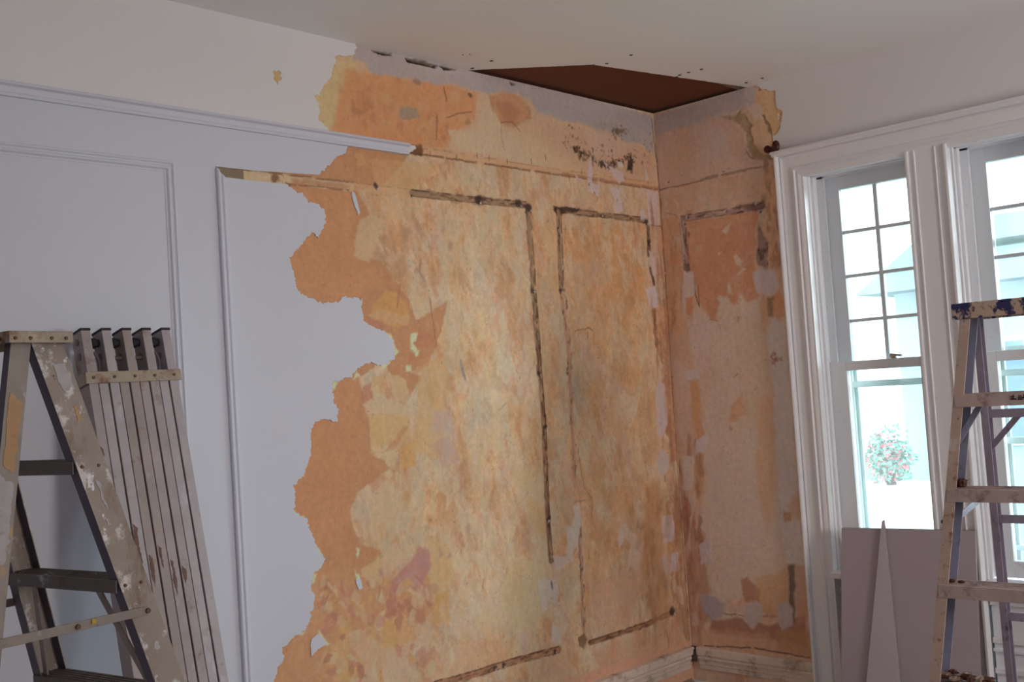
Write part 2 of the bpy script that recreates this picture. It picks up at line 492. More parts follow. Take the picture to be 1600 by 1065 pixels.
# broad tones
LP.blob(700, 620, 130, 190, (192, 158, 116), .40, 1.2)
LP.blob(790, 430, 70, 140, (188, 160, 124), .5, 1.2)
LP.blob(780, 820, 90, 150, (184, 154, 118), .45, 1.2)
LP.blob(640, 320, 110, 45, (192, 142, 94), .5, 1.0)
LP.blob(700, 480, 60, 60, (196, 160, 112), .3, 1.0)
LP.poly([(870, 330), (1010, 350), (1050, 950), (915, 1000)], (162, 122, 84), .65, .03)
LP.poly([(880, 330), (1010, 350), (1015, 480), (890, 480)], (164, 118, 76), .7, .06)
LP.poly([(900, 480), (1010, 470), (1030, 700), (900, 760)], (178, 140, 100), .4, .05)
LP.poly([(850, 300), (1028, 300), (1070, 1010), (1050, 960), (1012, 350), (865, 325)], (166, 128, 96), .5, .02)
LP.poly([(1012, 345), (1034, 350), (1078, 1010), (1052, 960)], (142, 102, 72), .8, .006)
LP.poly([(825, 325), (868, 325), (915, 1010), (870, 1010)], (186, 146, 104), .55, .01)
LP.poly([(860, 880), (905, 880), (915, 1010), (880, 1040), (870, 980)], (180, 152, 112), .6, .01)
bx = [(520, 240), (1015, 180), (1060, 1060), (480, 1085)]
LP.strokes(200, bx, [CRM, OCH, TAN, PNK, PAL_, GRY], (.10, .40), (.05, .16), (.2, .5), 1, .5)
LP.strokes(420, bx, [CRM, OCH, TAN, PNK, PAL_, (164, 132, 104)], (.04, .18), (.012, .05), (.25, .6), 2, .35)
LP.strokes(420, bx, [CRM, (196, 148, 96), TAN, (168, 118, 92), PAL_], (.015, .08), (.005, .018), (.3, .7), 3, .4)
LP.layers(411, (172, 128, 90), (194, 168, 134), (150, 106, 72), .62, .5)
LP.weather(301, .8)
# smooth tan undercoat along the torn paint edge
LP.poly([(400, 225), (560, 225), (640, 236), (625, 262), (600, 285), (560, 298), (585, 345), (560, 352), (553, 380), (562, 398), (595, 410), (640, 470), (650, 500), (700, 470), (690, 520),
         (672, 560), (655, 595), (628, 640), (615, 590), (598, 565), (560, 590), (575, 650), (580, 700), (610, 730), (560, 770), (545, 800), (560, 850), (600, 858), (560, 900), (610, 905),
         (640, 910), (670, 935), (700, 925), (655, 975), (600, 960), (560, 990), (520, 1010), (520, 1065), (540, 1110), (330, 1110)], TAN, .93, .003)
LP.poly([(470, 560), (560, 600), (560, 720), (545, 800), (500, 870), (440, 860)], (168, 116, 78), .5, .03)
LP.poly([(480, 880), (640, 900), (700, 940), (660, 1000), (560, 1065), (420, 1100)], (170, 126, 90), .5, .03)
LP.poly([(448, 300), (553, 300), (560, 400), (600, 440), (530, 480), (440, 440)], (172, 120, 80), .6, .02)
LP.strokes(90, [(500, 300), (640, 420), (600, 900), (440, 1060)], [(160, 108, 76), (178, 130, 92), (172, 116, 84)], (.02, .1), (.006, .03), (.12, .3), 5, .6)
# cream and ochre patches left on the undercoat
for p, c, a in [
    ([(553, 400), (556, 372), (562, 345), (580, 335), (602, 345), (590, 380), (574, 410), (560, 402), (548, 398)], (182, 150, 112), .85),
    ([(556, 242), (568, 240), (572, 258), (560, 262)], OCH, .6), ([(575, 248), (690, 255), (640, 300), (590, 290)], (190, 146, 98), .6),
    ([(578, 490), (590, 470), (605, 452), (622, 458), (638, 480), (640, 505), (622, 512), (600, 505), (582, 500)], (198, 146, 86), .85),
    ([(574, 492), (592, 484), (640, 494), (636, 508), (600, 505)], (186, 148, 108), .6),
    ([(580, 590), (600, 585), (596, 620), (584, 622)], OCH, .6), ([(582, 606), (590, 600), (598, 622), (586, 624)], CRM, .7),
    ([(610, 585), (620, 584), (636, 592), (640, 618), (632, 632), (616, 624)], (192, 160, 118), .8),
    ([(566, 632), (580, 624), (612, 624), (640, 640), (650, 655), (615, 650), (580, 640)], (188, 158, 122), .85),
    ([(575, 645), (640, 650), (640, 680), (610, 700), (596, 690), (588, 706), (580, 690), (577, 665)], (190, 152, 100), .85),
    ([(577, 705), (590, 698), (602, 704), (595, 715), (585, 712)], (190, 160, 118), .7),
    ([(608, 690), (622, 704), (612, 730), (600, 712)], (190, 162, 120), .7),
    ([(620, 700), (650, 690), (650, 730), (628, 732)], (200, 148, 84), .75),
    ([(650, 560), (700, 560), (690, 720), (640, 700), (655, 640)], (192, 152, 100), .6),
    ([(585, 765), (605, 752), (620, 760), (630, 790), (622, 820), (596, 818), (582, 838), (578, 808), (576, 790)], (180, 150, 114), .9),
    ([(583, 815), (590, 818), (598, 862), (594, 860)], (186, 154, 116), .85),
    ([(615, 845), (636, 870), (620, 884), (608, 898), (598, 886), (602, 862)], (184, 152, 118), .95),
    ([(562, 888), (580, 880), (602, 868), (600, 880), (584, 918), (572, 905)], (190, 154, 110), .95),
    ([(632, 922), (640, 917), (656, 926), (662, 936), (650, 936)], (194, 162, 120), .9),
    ([(536, 912), (542, 910), (540, 930), (536, 932)], (186, 142, 100), .7),
    ([(524, 962), (536, 960), (545, 1000), (538, 1000)], (186, 146, 108), .6),
    ([(515, 1005), (530, 1000), (550, 1010), (570, 1030), (545, 1035), (530, 1065), (518, 1050)], (188, 146, 98), .75),
    ([(540, 1020), (565, 1025), (572, 1034), (545, 1070), (530, 1070)], (194, 152, 98), .8),
    ([(555, 985), (565, 990), (562, 1004), (556, 1000)], (190, 158, 118), .8), ([(570, 980), (585, 975), (590, 1000), (575, 1002)], (192, 150, 96), .7),
    ([(595, 970), (620, 965), (625, 1010), (600, 1015)], (194, 150, 90), .65), ([(622, 966), (650, 955), (650, 1000), (628, 1005)], (194, 146, 90), .6),
    ([(590, 965), (600, 960), (598, 985), (590, 985)], PAL_, .6), ([(580, 1010), (640, 1020), (640, 1065), (580, 1065)], (176, 142, 112), .55),
    ([(665, 830), (700, 850), (710, 900), (690, 960), (668, 930), (672, 890)], (196, 158, 106), .6),
    ([(674, 930), (700, 920), (705, 970), (680, 975)], (196, 146, 88), .6),
    ([(706, 960), (740, 958), (738, 985), (712, 988)], (178, 148, 122), .6), ([(720, 1000), (800, 1000), (790, 1035), (700, 1055)], (170, 128, 92), .5),
    ([(800, 870), (850, 880), (860, 960), (800, 990), (780, 930)], (178, 154, 114), .6), ([(730, 990), (760, 940), (800, 960), (770, 1000)], (176, 148, 112), .5),
    ([(820, 770), (860, 800), (858, 850), (830, 820)], (194, 156, 104), .6), ([(800, 720), (845, 740), (850, 780), (790, 750)], (190, 158, 116), .5),
    ([(840, 1010), (900, 1015), (880, 1065), (830, 1065)], (172, 136, 108), .4)]:
    LP.poly(p, c, a, .003, .8)
# reddish and mauve bruises
for p, c, a in [([(605, 930), (612, 905), (640, 880), (655, 852), (672, 858), (675, 880), (668, 900), (674, 915), (660, 935), (640, 918), (625, 925)], (158, 108, 94), .85),
                ([(618, 906), (650, 890), (660, 915), (630, 920)], (160, 120, 108), .6), ([(648, 866), (668, 862), (668, 882), (650, 890)], (150, 112, 104), .5),
                ([(687, 852), (694, 864), (688, 872)], MAUVE, .7), ([(700, 862), (706, 870), (700, 874)], MAUVE, .6),
                ([(566, 602), (580, 598), (584, 622), (568, 630), (562, 616)], (156, 100, 74), .7),
                ([(640, 520), (670, 515), (680, 540), (665, 545), (645, 540)], (160, 106, 76), .8), ([(572, 498), (600, 500), (600, 516), (575, 508)], (156, 104, 80), .6),
                ([(636, 550), (672, 562), (660, 572), (640, 566)], (160, 104, 76), .5), ([(630, 668), (640, 662), (620, 700), (596, 708)], (158, 106, 76), .6),
                ([(590, 888), (600, 895), (592, 905)], MAUVE, .6), ([(720, 740), (728, 735), (730, 800), (718, 790)], (160, 118, 96), .3),
                ([(680, 640), (706, 640), (706, 675), (676, 672)], (160, 134, 120), .6), ([(675, 690), (700, 680), (720, 720), (690, 730)], (160, 122, 108), .5)]:
    LP.poly(p, c, a, .004, .9)
# scraped fragments near the bottom
r_ = np.random.default_rng(20)
for k in range(150):
    x, y = r_.uniform(500, 680), r_.uniform(905, 1070)
    LP.blob(x, y, r_.uniform(1.5, 9), r_.uniform(3, 14), [CRM, OCH, (160, 110, 88), (190, 158, 120), (150, 100, 76)][r_.integers(5)], r_.uniform(.35, .8), .3, rot=r_.normal(.3, .5))
bx = [(650, 300), (1010, 330), (1050, 1000), (690, 1050)]
LP.strokes(260, bx, [(198, 172, 136), (190, 146, 96), (176, 134, 104), (200, 166, 116), (182, 152, 132)], (.02, .11), (.004, .016), (.3, .75), 33, .45)
# region above the old rail
LP.poly([(552, 68), (720, 104), (1020, 180), (1030, 296), (880, 270), (640, 236), (480, 215), (480, 120)], (184, 150, 116), .85, .006)
LP.poly([(515, 95), (556, 95), (560, 130), (530, 150), (528, 200), (500, 205), (490, 150)], (192, 164, 118), .9, .01)
LP.poly([(540, 110), (600, 118), (680, 125), (745, 145), (740, 185), (690, 235), (600, 225), (520, 205), (530, 150)], (176, 122, 78), .9, .012)
for k in range(170):
    x, y = r_.uniform(530, 745), r_.uniform(112, 232)
    LP.blob(x, y, r_.uniform(3, 14), r_.uniform(3, 12), [(186, 136, 78), (160, 104, 68), (170, 126, 104), (190, 152, 108), (150, 98, 64)][r_.integers(5)], r_.uniform(.2, .5), .6, tex=.6)
LP.poly([(556, 210), (640, 200), (660, 215), (650, 234), (560, 222)], (180, 124, 80), .5, .01)
LP.poly([(622, 170), (634, 164), (652, 167), (654, 182), (640, 188), (626, 186)], (136, 116, 94), .9, .003, dz=-.001)
LP.poly([(700, 205), (745, 200), (760, 150), (775, 160), (790, 205), (850, 220), (870, 262), (800, 250), (712, 232)], (186, 160, 126), .85, .006)
LP.poly([(765, 148), (800, 142), (822, 160), (832, 185), (815, 190), (806, 196), (795, 197), (780, 190), (768, 168)], (164, 118, 80), .85, .006)
LP.poly([(770, 158), (800, 160), (815, 178), (800, 194), (786, 188)], (146, 100, 72), .6, .012)
LP.line([(765, 150), (772, 176), (786, 193), (800, 198), (815, 190), (830, 184), (826, 168)], .014, (146, 96, 62), .4, soft=.012, brk=.5)
LP.line([(783, 192), (800, 190), (812, 205)], .006, (130, 80, 52), .7)
LP.poly([(800, 205), (860, 210), (930, 250), (900, 262), (820, 250)], (172, 142, 106), .5, .02)
LP.poly([(840, 190), (900, 205), (990, 230), (1020, 240), (1022, 280), (900, 262), (860, 230)], (164, 128, 102), .6, .02)
LP.poly([(915, 205), (960, 205), (985, 235), (960, 245), (925, 240)], (176, 148, 128), .6, .01)
# grey skim coat band under the ceiling
LP.poly([(553, 66), (640, 85), (720, 104), (880, 142), (1019, 180), (1022, 240), (1000, 226), (975, 222), (955, 205), (930, 200), (905, 190), (880, 192), (862, 182), (838, 176), (832, 160),
         (812, 146), (790, 142), (760, 146), (735, 140), (705, 130), (680, 132), (650, 122), (610, 119), (585, 116), (566, 98), (551, 92)], SKIM, .93, .005, 1.2, dz=.0012)
LP.poly([(640, 88), (800, 125), (960, 165), (960, 190), (800, 140), (660, 110)], (154, 139, 132), .5, .02)
LP.poly([(900, 190), (960, 190), (1000, 222), (940, 205)], (140, 128, 114), .5, .01)
# torn slits and crack under the ceiling
for p in ([(578, 77), (592, 80), (612, 84), (612, 87), (592, 84)], [(632, 90), (650, 93), (684, 102), (680, 106), (655, 101), (636, 96)], [(686, 103), (700, 105), (714, 109), (694, 109)], [(796, 128), (806, 131), (800, 134)]):
    LP.poly(p, (44, 34, 26), 1, .002, .4, dz=-.012)
LP.poly([(642, 91), (680, 101), (679, 103), (644, 94)], (110, 92, 66), .8, .002, .4)
LP.line([(552, 69), (640, 89), (720, 107)], .003, (110, 88, 74), .5, brk=.9)
for l, w, c, a in [([(693, 136), (696, 146), (698, 157)], .004, DRK, .8), ([(683, 182), (682, 200), (682, 218)], .003, (90, 52, 38), .8), ([(698, 184), (715, 178), (737, 175)], .004, (110, 66, 46), .8),
                   ([(784, 195), (783, 215), (788, 234)], .002, (110, 76, 58), .7), ([(847, 200), (847, 215)], .002, (110, 76, 58), .6), ([(671, 465), (676, 500), (682, 540)], .006, (140, 88, 62), .7),
                   ([(625, 445), (622, 465), (620, 480)], .010, (146, 98, 70), .6), ([(720, 565), (724, 585)], .014, (128, 112, 100), .8), ([(723, 575), (727, 592)], .010, (110, 100, 98), .6),
                   ([(783, 410), (789, 416)], .008, (140, 112, 78), .7), ([(780, 640), (792, 628)], .005, (140, 108, 82), .5),
                   ([(657, 405), (655, 425), (664, 440)], .008, (128, 100, 88), .6), ([(885, 350), (882, 380)], .003, (120, 84, 56), .5),
                   ([(897, 517), (912, 514)], .002, DRK, .8), ([(914, 514), (920, 512), (926, 516)], .003, DRK, .8), ([(918, 518), (919, 528)], .003, DRK, .6),
                   ([(992, 372), (996, 410)], .002, (100, 70, 50), .6), ([(903, 700), (912, 760), (925, 780), (925, 810)], .003, (112, 72, 48), .7), ([(898, 785), (915, 780)], .003, (100, 62, 42), .7),
                   ([(780, 885), (830, 905), (835, 925)], .002, (150, 118, 84), .6)]:
    LP.line(l, w, c, a)
LP.blob(734, 150, 4, 5, (100, 76, 56), .9)
LP.blob(650, 126, 8, 4, (120, 100, 86), .7)
for x, y, r in ((633, 368, 7), (652, 358, 5), (704, 385, 6), (731, 826, 5), (630, 374, 4)): LP.blob(x, y, r, r * 1.2, (150, 116, 90), .7, .8)
# picture rail scar
LP.poly([(640, 226), (662, 228), (794, 253), (886, 266), (1024, 284), (1029, 296), (888, 275), (740, 254), (660, 242)], (186, 144, 104), .8, .004, .5)
LP.line([(662, 231), (794, 252), (886, 267), (1024, 285)], .004, (140, 92, 62), .55, brk=.7)
LP.line([(655, 240), (740, 253), (888, 275), (1029, 296)], .007, (112, 70, 46), .8, brk=.45, dz=-.002)
LP.line([(880, 272), (960, 285), (1029, 295)], .016, (140, 92, 64), .6)
LP.poly([(590, 231), (600, 227), (634, 233), (645, 226), (662, 232), (660, 242), (628, 240), (604, 234)], (84, 48, 28), .95, .003, .6, dz=-.004)
LP.poly([(640, 224), (660, 226), (662, 238), (645, 240)], (110, 72, 40), .9, .003, .8)
for x, y in ((672, 240), (713, 246), (745, 243), (764, 247), (792, 252), (852, 246), (889, 278), (909, 268), (830, 252)): LP.line([(x, y - 4), (x + .5, y + 4)], .003, DRK, .85, warp=.1)
# scars of the panel mouldings
def scar(Q, line, w, breaks=.35, inner=(132, 104, 76), edge=(80, 50, 34), dz=-.003):
    Q.line(line, w, inner, .95, .003, .15, dz=dz, brk=.06)
    p = np.array(line, float)
    seg = np.linalg.norm(np.diff(p, axis=0), axis=1); L_ = seg.sum(); cum = np.concatenate([[0], np.cumsum(seg)])
    d = np.gradient(p, axis=0); nr = np.stack([-d[:, 1], d[:, 0]], 1); nr /= np.linalg.norm(nr, axis=1)[:, None]
    for sgn, ww, aa in ((-1, .0050, .95), (1, .0038, .75)):
        q = p + nr * sgn * w / 2 * 400
        Q.line([tuple(k) for k in q], ww, edge, aa, .003, .2, brk=breaks + .2)
    rr = np.random.default_rng(int(line[0][0] * 7 + line[0][1]))
    for i in range(int(L_ / 3.2 * (1.25 - breaks))):
        s_ = rr.uniform(0, L_); x = np.interp(s_, cum, p[:, 0]); y = np.interp(s_, cum, p[:, 1]); k = min(len(p) - 1, np.searchsorted(cum, s_))
        o_ = rr.normal(0, .28) * w * 400
        u0_, v0_ = Q.uv(x, y); u1_, v1_ = Q.uv(x + d[k][0] * .01, y + d[k][1] * .01); ang_ = math.atan2(v1_ - v0_, u1_ - u0_)
        Q.blob(x + nr[k][0] * o_, y + nr[k][1] * o_, rr.uniform(3, 12), rr.uniform(.8, 2.2), [edge, (70, 42, 30), (156, 122, 90), inner][rr.integers(4)], rr.uniform(.3, .8), .7, rot=ang_)
LP.line([(336, 264), (362, 270), (450, 281), (548, 291)], .034, (208, 178, 138), .95, .003, .2, dz=-.002)
LP.line([(336, 262), (400, 266), (462, 274), (551, 285)], .005, (110, 66, 42), .85, brk=.4)
LP.line([(440, 287), (500, 292), (545, 297)], .006, (110, 66, 42), .8, brk=.5)
LP.blob(430, 278, 6, 6, (110, 74, 48), .9); LP.blob(361, 271, 3, 2, (130, 92, 64), .8); LP.line([(436, 284), (480, 290)], .006, (124, 70, 44), .7, brk=.5)
LP.poly([(455, 276), (548, 288), (548, 297), (455, 288)], (150, 98, 62), .6, .006)
LP.line([(548, 291), (600, 296), (644, 301)], .026, (188, 146, 106), .6)
LP.line([(551, 285), (600, 291), (644, 296)], .002, (120, 84, 60), .7, brk=.6)
LP.line([(540, 299), (600, 305), (644, 308)], .002, (120, 84, 60), .6, brk=.8)
scar(LP, [(644, 301), (700, 308), (760, 314), (822, 320)], .024)
scar(LP, [(869, 327), (900, 331), (960, 338), (1008, 344)], .020, .3)
LP.poly([(865, 321), (905, 324), (900, 330), (880, 333), (870, 338)], (60, 36, 26), .9, .003)
scar(LP, [(825, 322), (830, 400), (834, 460), (841, 545)], .019, .35)
scar(LP, [(841, 545), (850, 668), (856, 816), (861, 878)], .015, .15, (124, 84, 58), (70, 40, 28))
scar(LP, [(873, 330), (878, 455)], .018, .3)
scar(LP, [(878, 455), (889, 550), (899, 757)], .019, .75, (160, 118, 92), (124, 80, 58))
scar(LP, [(903, 800), (908, 880), (913, 990)], .014, .6, (150, 116, 90), (92, 56, 40))
scar(LP, [(1012, 350), (1014, 400)], .012, .3, (110, 76, 54)); scar(LP, [(1016, 417), (1022, 446)], .005, .2, (92, 60, 44)); scar(LP, [(1021, 482), (1026, 540)], .011, .4, (140, 100, 70))
LP.line([(1026, 540), (1029, 600), (1036, 700), (1046, 860), (1051, 930)], .012, (134, 92, 62), .5, brk=.7)
scar(LP, [(922, 1004), (960, 992), (1010, 975), (1050, 957)], .017, .25, (134, 92, 62), (84, 46, 30))
scar(LP, [(680, 1069), (735, 1055), (800, 1034), (874, 1014)], .024, .3, (140, 96, 66), (80, 46, 32))
LP.poly([(905, 996), (914, 990), (921, 1000), (914, 1014), (906, 1008)], (118, 88, 62), .95, .003, dz=-.006)
for x, y, r in ((588, 291, 4), (644, 306, 3), (748, 312, 6), (812, 320, 7), (826, 325, 7), (834, 455, 5), (878, 456, 5), (843, 583, 5), (851, 665, 4), (940, 336, 3), (873, 358, 4), (856, 812, 4), (887, 585, 3),
                (1010, 347, 5), (1013, 378, 5), (773, 1046, 4), (787, 1040, 4), (868, 1016, 4), (862, 921, 4), (1050, 955, 8), (906, 883, 3)):
    LP.blob(x, y, r, r, (52, 34, 28), .85, .5); LP.blob(x + r * .5, y + r * .5, 1.6, 1.6, (210, 190, 180), .8)
# white filler chips on the pilaster
for p in ([(850, 905), (868, 905), (874, 925), (868, 945), (856, 940)], [(862, 870), (885, 868), (890, 880), (870, 890)], [(896, 790), (906, 788), (908, 820), (900, 860), (892, 850)], [(884, 822), (898, 825), (896, 880), (886, 870)], [(862, 972), (878, 985), (876, 1004), (860, 1002)],
          [(840, 905), (850, 900), (856, 950), (846, 960)]):
    LP.poly(p, (196, 176, 160), .85, .004, dz=.001)
LP.blob(862, 915, 2, 8, (60, 44, 44), .7)
# damp ring with mould near the corner
pts = [(898, 226), (903, 236), (912, 243), (925, 249), (938, 254), (950, 259), (960, 256), (974, 248), (985, 242), (988, 256), (983, 266)]
for i in range(150):
    t = r_.uniform(0, len(pts) - 1.001); k = int(t); q = np.array(pts[k]) * (1 - t + k) + np.array(pts[k + 1]) * (t - k)
    LP.blob(q[0] + r_.normal(0, 2.6), q[1] + r_.normal(0, 3), r_.uniform(1, 4.5), r_.uniform(1, 4.5), [(66, 42, 32), (104, 72, 46), (50, 32, 28)][r_.integers(3)], r_.uniform(.4, .9), .7)
for i in range(110):
    q = [(905, 220, 7, 14), (885, 225, 3, 18), (965, 206, 10, 4), (1005, 216, 16, 5), (935, 236, 10, 8), (990, 245, 8, 12), (1010, 240, 8, 16), (950, 240, 9, 7)][r_.integers(8)]
    LP.blob(q[0] + r_.normal(0, q[2]), q[1] + r_.normal(0, q[3]), r_.uniform(.8, 3.2), r_.uniform(.8, 3.2), (104, 72, 50), r_.uniform(.3, .75), .7)
LP.poly([(957, 201), (975, 203), (974, 208), (962, 211)], (100, 80, 50), .85, .004)
LP.blob(970, 258, 6, 5, (206, 188, 178), .95, .3, dz=.003)
LP.poly([(982, 250), (990, 248), (988, 266), (978, 268)], (46, 24, 20), .85, .004)
FIL = (178, 156, 148)
for p in ([(943, 250), (950, 256), (948, 262)], [(950, 258), (975, 270), (976, 282), (966, 286), (958, 275)], [(920, 250), (926, 265), (925, 285), (938, 293), (936, 308), (920, 300), (918, 280)], [(898, 272), (905, 278), (914, 282), (902, 282)],
          [(936, 275), (938, 290), (934, 296)], [(952, 290), (968, 296), (974, 330), (962, 330), (960, 310)], [(965, 288), (986, 318), (976, 308)], [(998, 328), (1006, 325), (1010, 340), (1002, 344)], [(1010, 296), (1026, 300), (1031, 352), (1014, 352), (1012, 325)],
          [(1008, 255), (1013, 280), (1008, 282)], [(1000, 290), (1008, 300), (1004, 302)], [(924, 240), (925, 262), (921, 255)]):
    LP.poly(p, FIL, .85, .003, .6, dz=.001)
for x, y in ((920, 288), (928, 303), (964, 312), (980, 308)): LP.blob(x, y, 1.5, 3, (110, 88, 84), .8)
# filler dabs down the right-hand scar
for p, c in (([(1008, 450), (1022, 445), (1030, 460), (1028, 480), (1016, 482)], (166, 150, 146)), ([(1014, 390), (1020, 395), (1026, 425), (1020, 430)], (176, 152, 140)),
             ([(1028, 592), (1042, 605), (1043, 660), (1034, 688), (1026, 675), (1024, 620)], (160, 142, 136)), ([(1030, 700), (1044, 710), (1046, 730), (1034, 744), (1027, 730)], (158, 140, 132)),
             ([(1036, 805), (1050, 802), (1054, 815), (1052, 845), (1036, 848), (1034, 825)], (164, 146, 142)), ([(1032, 868), (1060, 862), (1062, 890), (1040, 896), (1031, 880)], (160, 142, 138)),
             ([(962, 830), (976, 818), (1006, 850), (1004, 880), (990, 902), (980, 890), (985, 850)], (178, 152, 128)), ([(964, 840), (972, 825), (974, 845), (966, 855)], (196, 176, 160)),
             ([(917, 657), (930, 655), (936, 690), (926, 680)], (186, 158, 120)), ([(1056, 912), (1066, 920), (1070, 944), (1060, 940)], (170, 142, 124)), ([(1036, 840), (1042, 800), (1048, 840)], (150, 130, 120))):
    LP.poly(p, c, .85, .004, .7, dz=.001)
LP.poly([(930, 900), (1000, 890), (990, 960), (930, 980)], (162, 126, 100), .5, .02)
LP.poly([(1010, 760), (1030, 760), (1048, 1000), (1010, 960), (1000, 880)], (150, 104, 66), .45, .02)
LP.poly([(930, 1015), (1060, 975), (1070, 1015), (940, 1060)], (160, 118, 90), .5, .02)
# darker brown blotches and streaks down the corner
for i in range(90):
    x, y = r_.uniform(985, 1062), r_.uniform(760, 1000)
    LP.blob(x, y, r_.uniform(2, 9), r_.uniform(4, 22), [(140, 96, 62), (126, 84, 54), (160, 118, 84)][r_.integers(3)], r_.uniform(.15, .45), .9)
for i in range(120):
    t = r_.uniform(0, 1); y = 330 + 640 * t; x = 1030 + 45 * t - abs(r_.normal(0, 9))
    LP.blob(x, y, r_.uniform(1.5, 7), r_.uniform(6, 30), [(146, 94, 58), (132, 84, 56), (166, 126, 96), (120, 76, 52)][r_.integers(4)], r_.uniform(.2, .5), .8)
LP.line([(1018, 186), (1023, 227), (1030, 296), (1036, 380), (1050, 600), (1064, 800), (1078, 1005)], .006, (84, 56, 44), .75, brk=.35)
LP.line([(1017, 351), (1033, 353)], .003, (84, 56, 44), .8)
# pale green primer flecks
for p in ([(447, 395), (453, 396), (452, 410), (449, 406)], [(517, 600), (526, 594), (528, 600), (520, 608)], [(600, 520), (608, 523), (622, 548), (616, 556), (610, 540)], [(594, 568), (612, 562), (606, 570), (596, 574)], [(641, 522), (652, 518), (650, 532), (644, 535), (650, 548), (656, 550), (650, 553), (641, 545)],
          [(635, 570), (642, 569), (644, 578), (636, 580)], [(470, 735), (480, 722), (478, 735)], [(456, 792), (462, 798), (458, 800)], [(496, 858), (504, 870), (494, 870)], [(484, 900), (494, 896), (490, 910), (486, 912)], [(558, 856), (563, 858), (561, 872), (558, 864)],
          [(553, 890), (560, 896), (566, 918), (562, 922), (556, 910)], [(470, 985), (478, 984), (472, 992)], [(556, 580), (562, 588), (550, 592)], [(498, 985), (506, 998), (514, 1006), (506, 1010), (500, 1000)], [(470, 806), (476, 806), (474, 812)]):
    LP.poly(p, MINT, .9, .003, 1, dz=.0012)
LP.poly([(643, 577), (655, 578), (668, 574), (656, 584)], (196, 162, 130), .8, .003)
LP.poly([(558, 905), (563, 905), (566, 920), (561, 922)], (190, 196, 196), .9, .003)
# below the dado rail
LP.poly([(880, 1062), (1080, 1000), (1110, 1100), (880, 1200)], (176, 132, 106), .8, .004)
LP.weather(501, .22)
LP.mesh('bare_plaster', lambda u, v, h: np.stack([u, -h, v], -1), wall_left, False)
RP = Plaster(-0.62, 0.0, 0.66, 3.10, .0036, uvW, 2.8, 77)
RP.desat = .24
RP.C[:] = RP.alb((168, 138, 116))
bx = [(1020, 185), (1215, 135), (1262, 1040), (1078, 1010)]
RP.strokes(90, bx, [(166, 128, 100), (170, 136, 116), (150, 116, 98), (170, 122, 80)], (.1, .3), (.04, .1), (.2, .45), 8, .25)
RP.strokes(170, bx, [(150, 110, 84), (172, 140, 122), (160, 122, 92), (140, 116, 106)], (.02, .12), (.006, .03), (.15, .4), 9, .25)
RP.layers(611, (152, 112, 82), (182, 156, 136), (126, 84, 60), .6, .5)
RP.weather(701, .7)
# top: grey skim under the ceiling
RP.poly([(1018, 183), (1160, 139), (1186, 134), (1200, 190), (1185, 195), (1160, 168), (1140, 172), (1110, 182), (1080, 195), (1050, 204), (1022, 212)], (136, 119, 114), .93, .006, 1.2, dz=.001)
RP.poly([(1040, 195), (1150, 165), (1150, 180), (1050, 206)], (134, 118, 114), .4, .01)
RP.poly([(1026, 215), (1098, 195), (1130, 190), (1150, 196), (1168, 215), (1178, 240), (1196, 255), (1190, 262), (1032, 290)], (160, 130, 112), .8, .01)
RP.poly([(1098, 205), (1130, 196), (1135, 245), (1098, 255)], (166, 142, 130), .6, .012)
RP.poly([(1104, 186), (1140, 184), (1160, 200), (1164, 240), (1140, 245), (1135, 205)], (158, 122, 100), .7, .01)
RP.poly([(1040, 215), (1080, 205), (1085, 260), (1040, 272)], (166, 130, 100), .5, .015)
RP.poly([(1182, 136), (1212, 138), (1216, 165), (1226, 172), (1222, 200), (1212, 212), (1206, 228), (1200, 225), (1188, 192), (1178, 165)], (184, 144, 96), .92, .004)
RP.poly([(1152, 175), (1190, 160), (1200, 225), (1195, 245), (1180, 232)], (176, 140, 104), .9, .004)
RP.poly([(1165, 160), (1190, 165), (1194, 185), (1180, 188), (1170, 175)], (162, 142, 132), .7, .006)
RP.poly([(1124, 180), (1136, 179), (1150, 178), (1157, 169), (1158, 178), (1168, 186), (1177, 195), (1172, 204), (1177, 214), (1178, 226), (1188, 238), (1208, 241), (1210, 248), (1190, 248), (1174, 246), (1166, 228), (1164, 208), (1156, 194), (1142, 187)], (122, 98, 66), .92, .003, dz=-.004)
RP.line([(1166, 236), (1172, 246), (1178, 248)], .005, (120, 66, 40), .8)
RP.poly([(1190, 178), (1194, 180), (1204, 200), (1206, 212), (1200, 206)], (104, 84, 60), .9, .003, dz=-.003)
RP.line([(1205, 212), (1212, 211)], .004, (200, 180, 170), .8)
RP.blob(1187, 139, 3, 2, (110, 66, 40), .8); RP.blob(1222, 178, 2, 3, (140, 90, 60), .6)
# rail scar
RP.line([(1031, 290), (1080, 282), (1130, 274), (1195, 262)], .03, (158, 126, 106), .6)
RP.line([(1031, 296), (1062, 290), (1095, 282)], .006, (96, 64, 46), .8, brk=.3, dz=-.002)
RP.line([(1096, 281), (1120, 275)], .014, (112, 86, 66), .8, brk=.3); RP.line([(1128, 273), (1165, 266)], .010, (112, 82, 60), .8, brk=.3); RP.line([(1165, 264), (1196, 260)], .006, (104, 70, 50), .8, brk=.4)
RP.line([(1064, 275), (1110, 269), (1140, 262)], .0025, (110, 78, 60), .7, brk=.7)
for x, y in ((1045, 285), (1128, 268), (1105, 274)): RP.blob(x, y, 4, 3, (196, 172, 160), .7); RP.blob(x + 1, y, 1.5, 1.2, (60, 40, 36), .8)
RP.poly([(1034, 300), (1196, 270), (1200, 310), (1064, 333), (1036, 340)], (166, 134, 108), .7, .008)
RP.poly([(1090, 300), (1104, 310), (1092, 314)], (182, 156, 140), .8, .004)
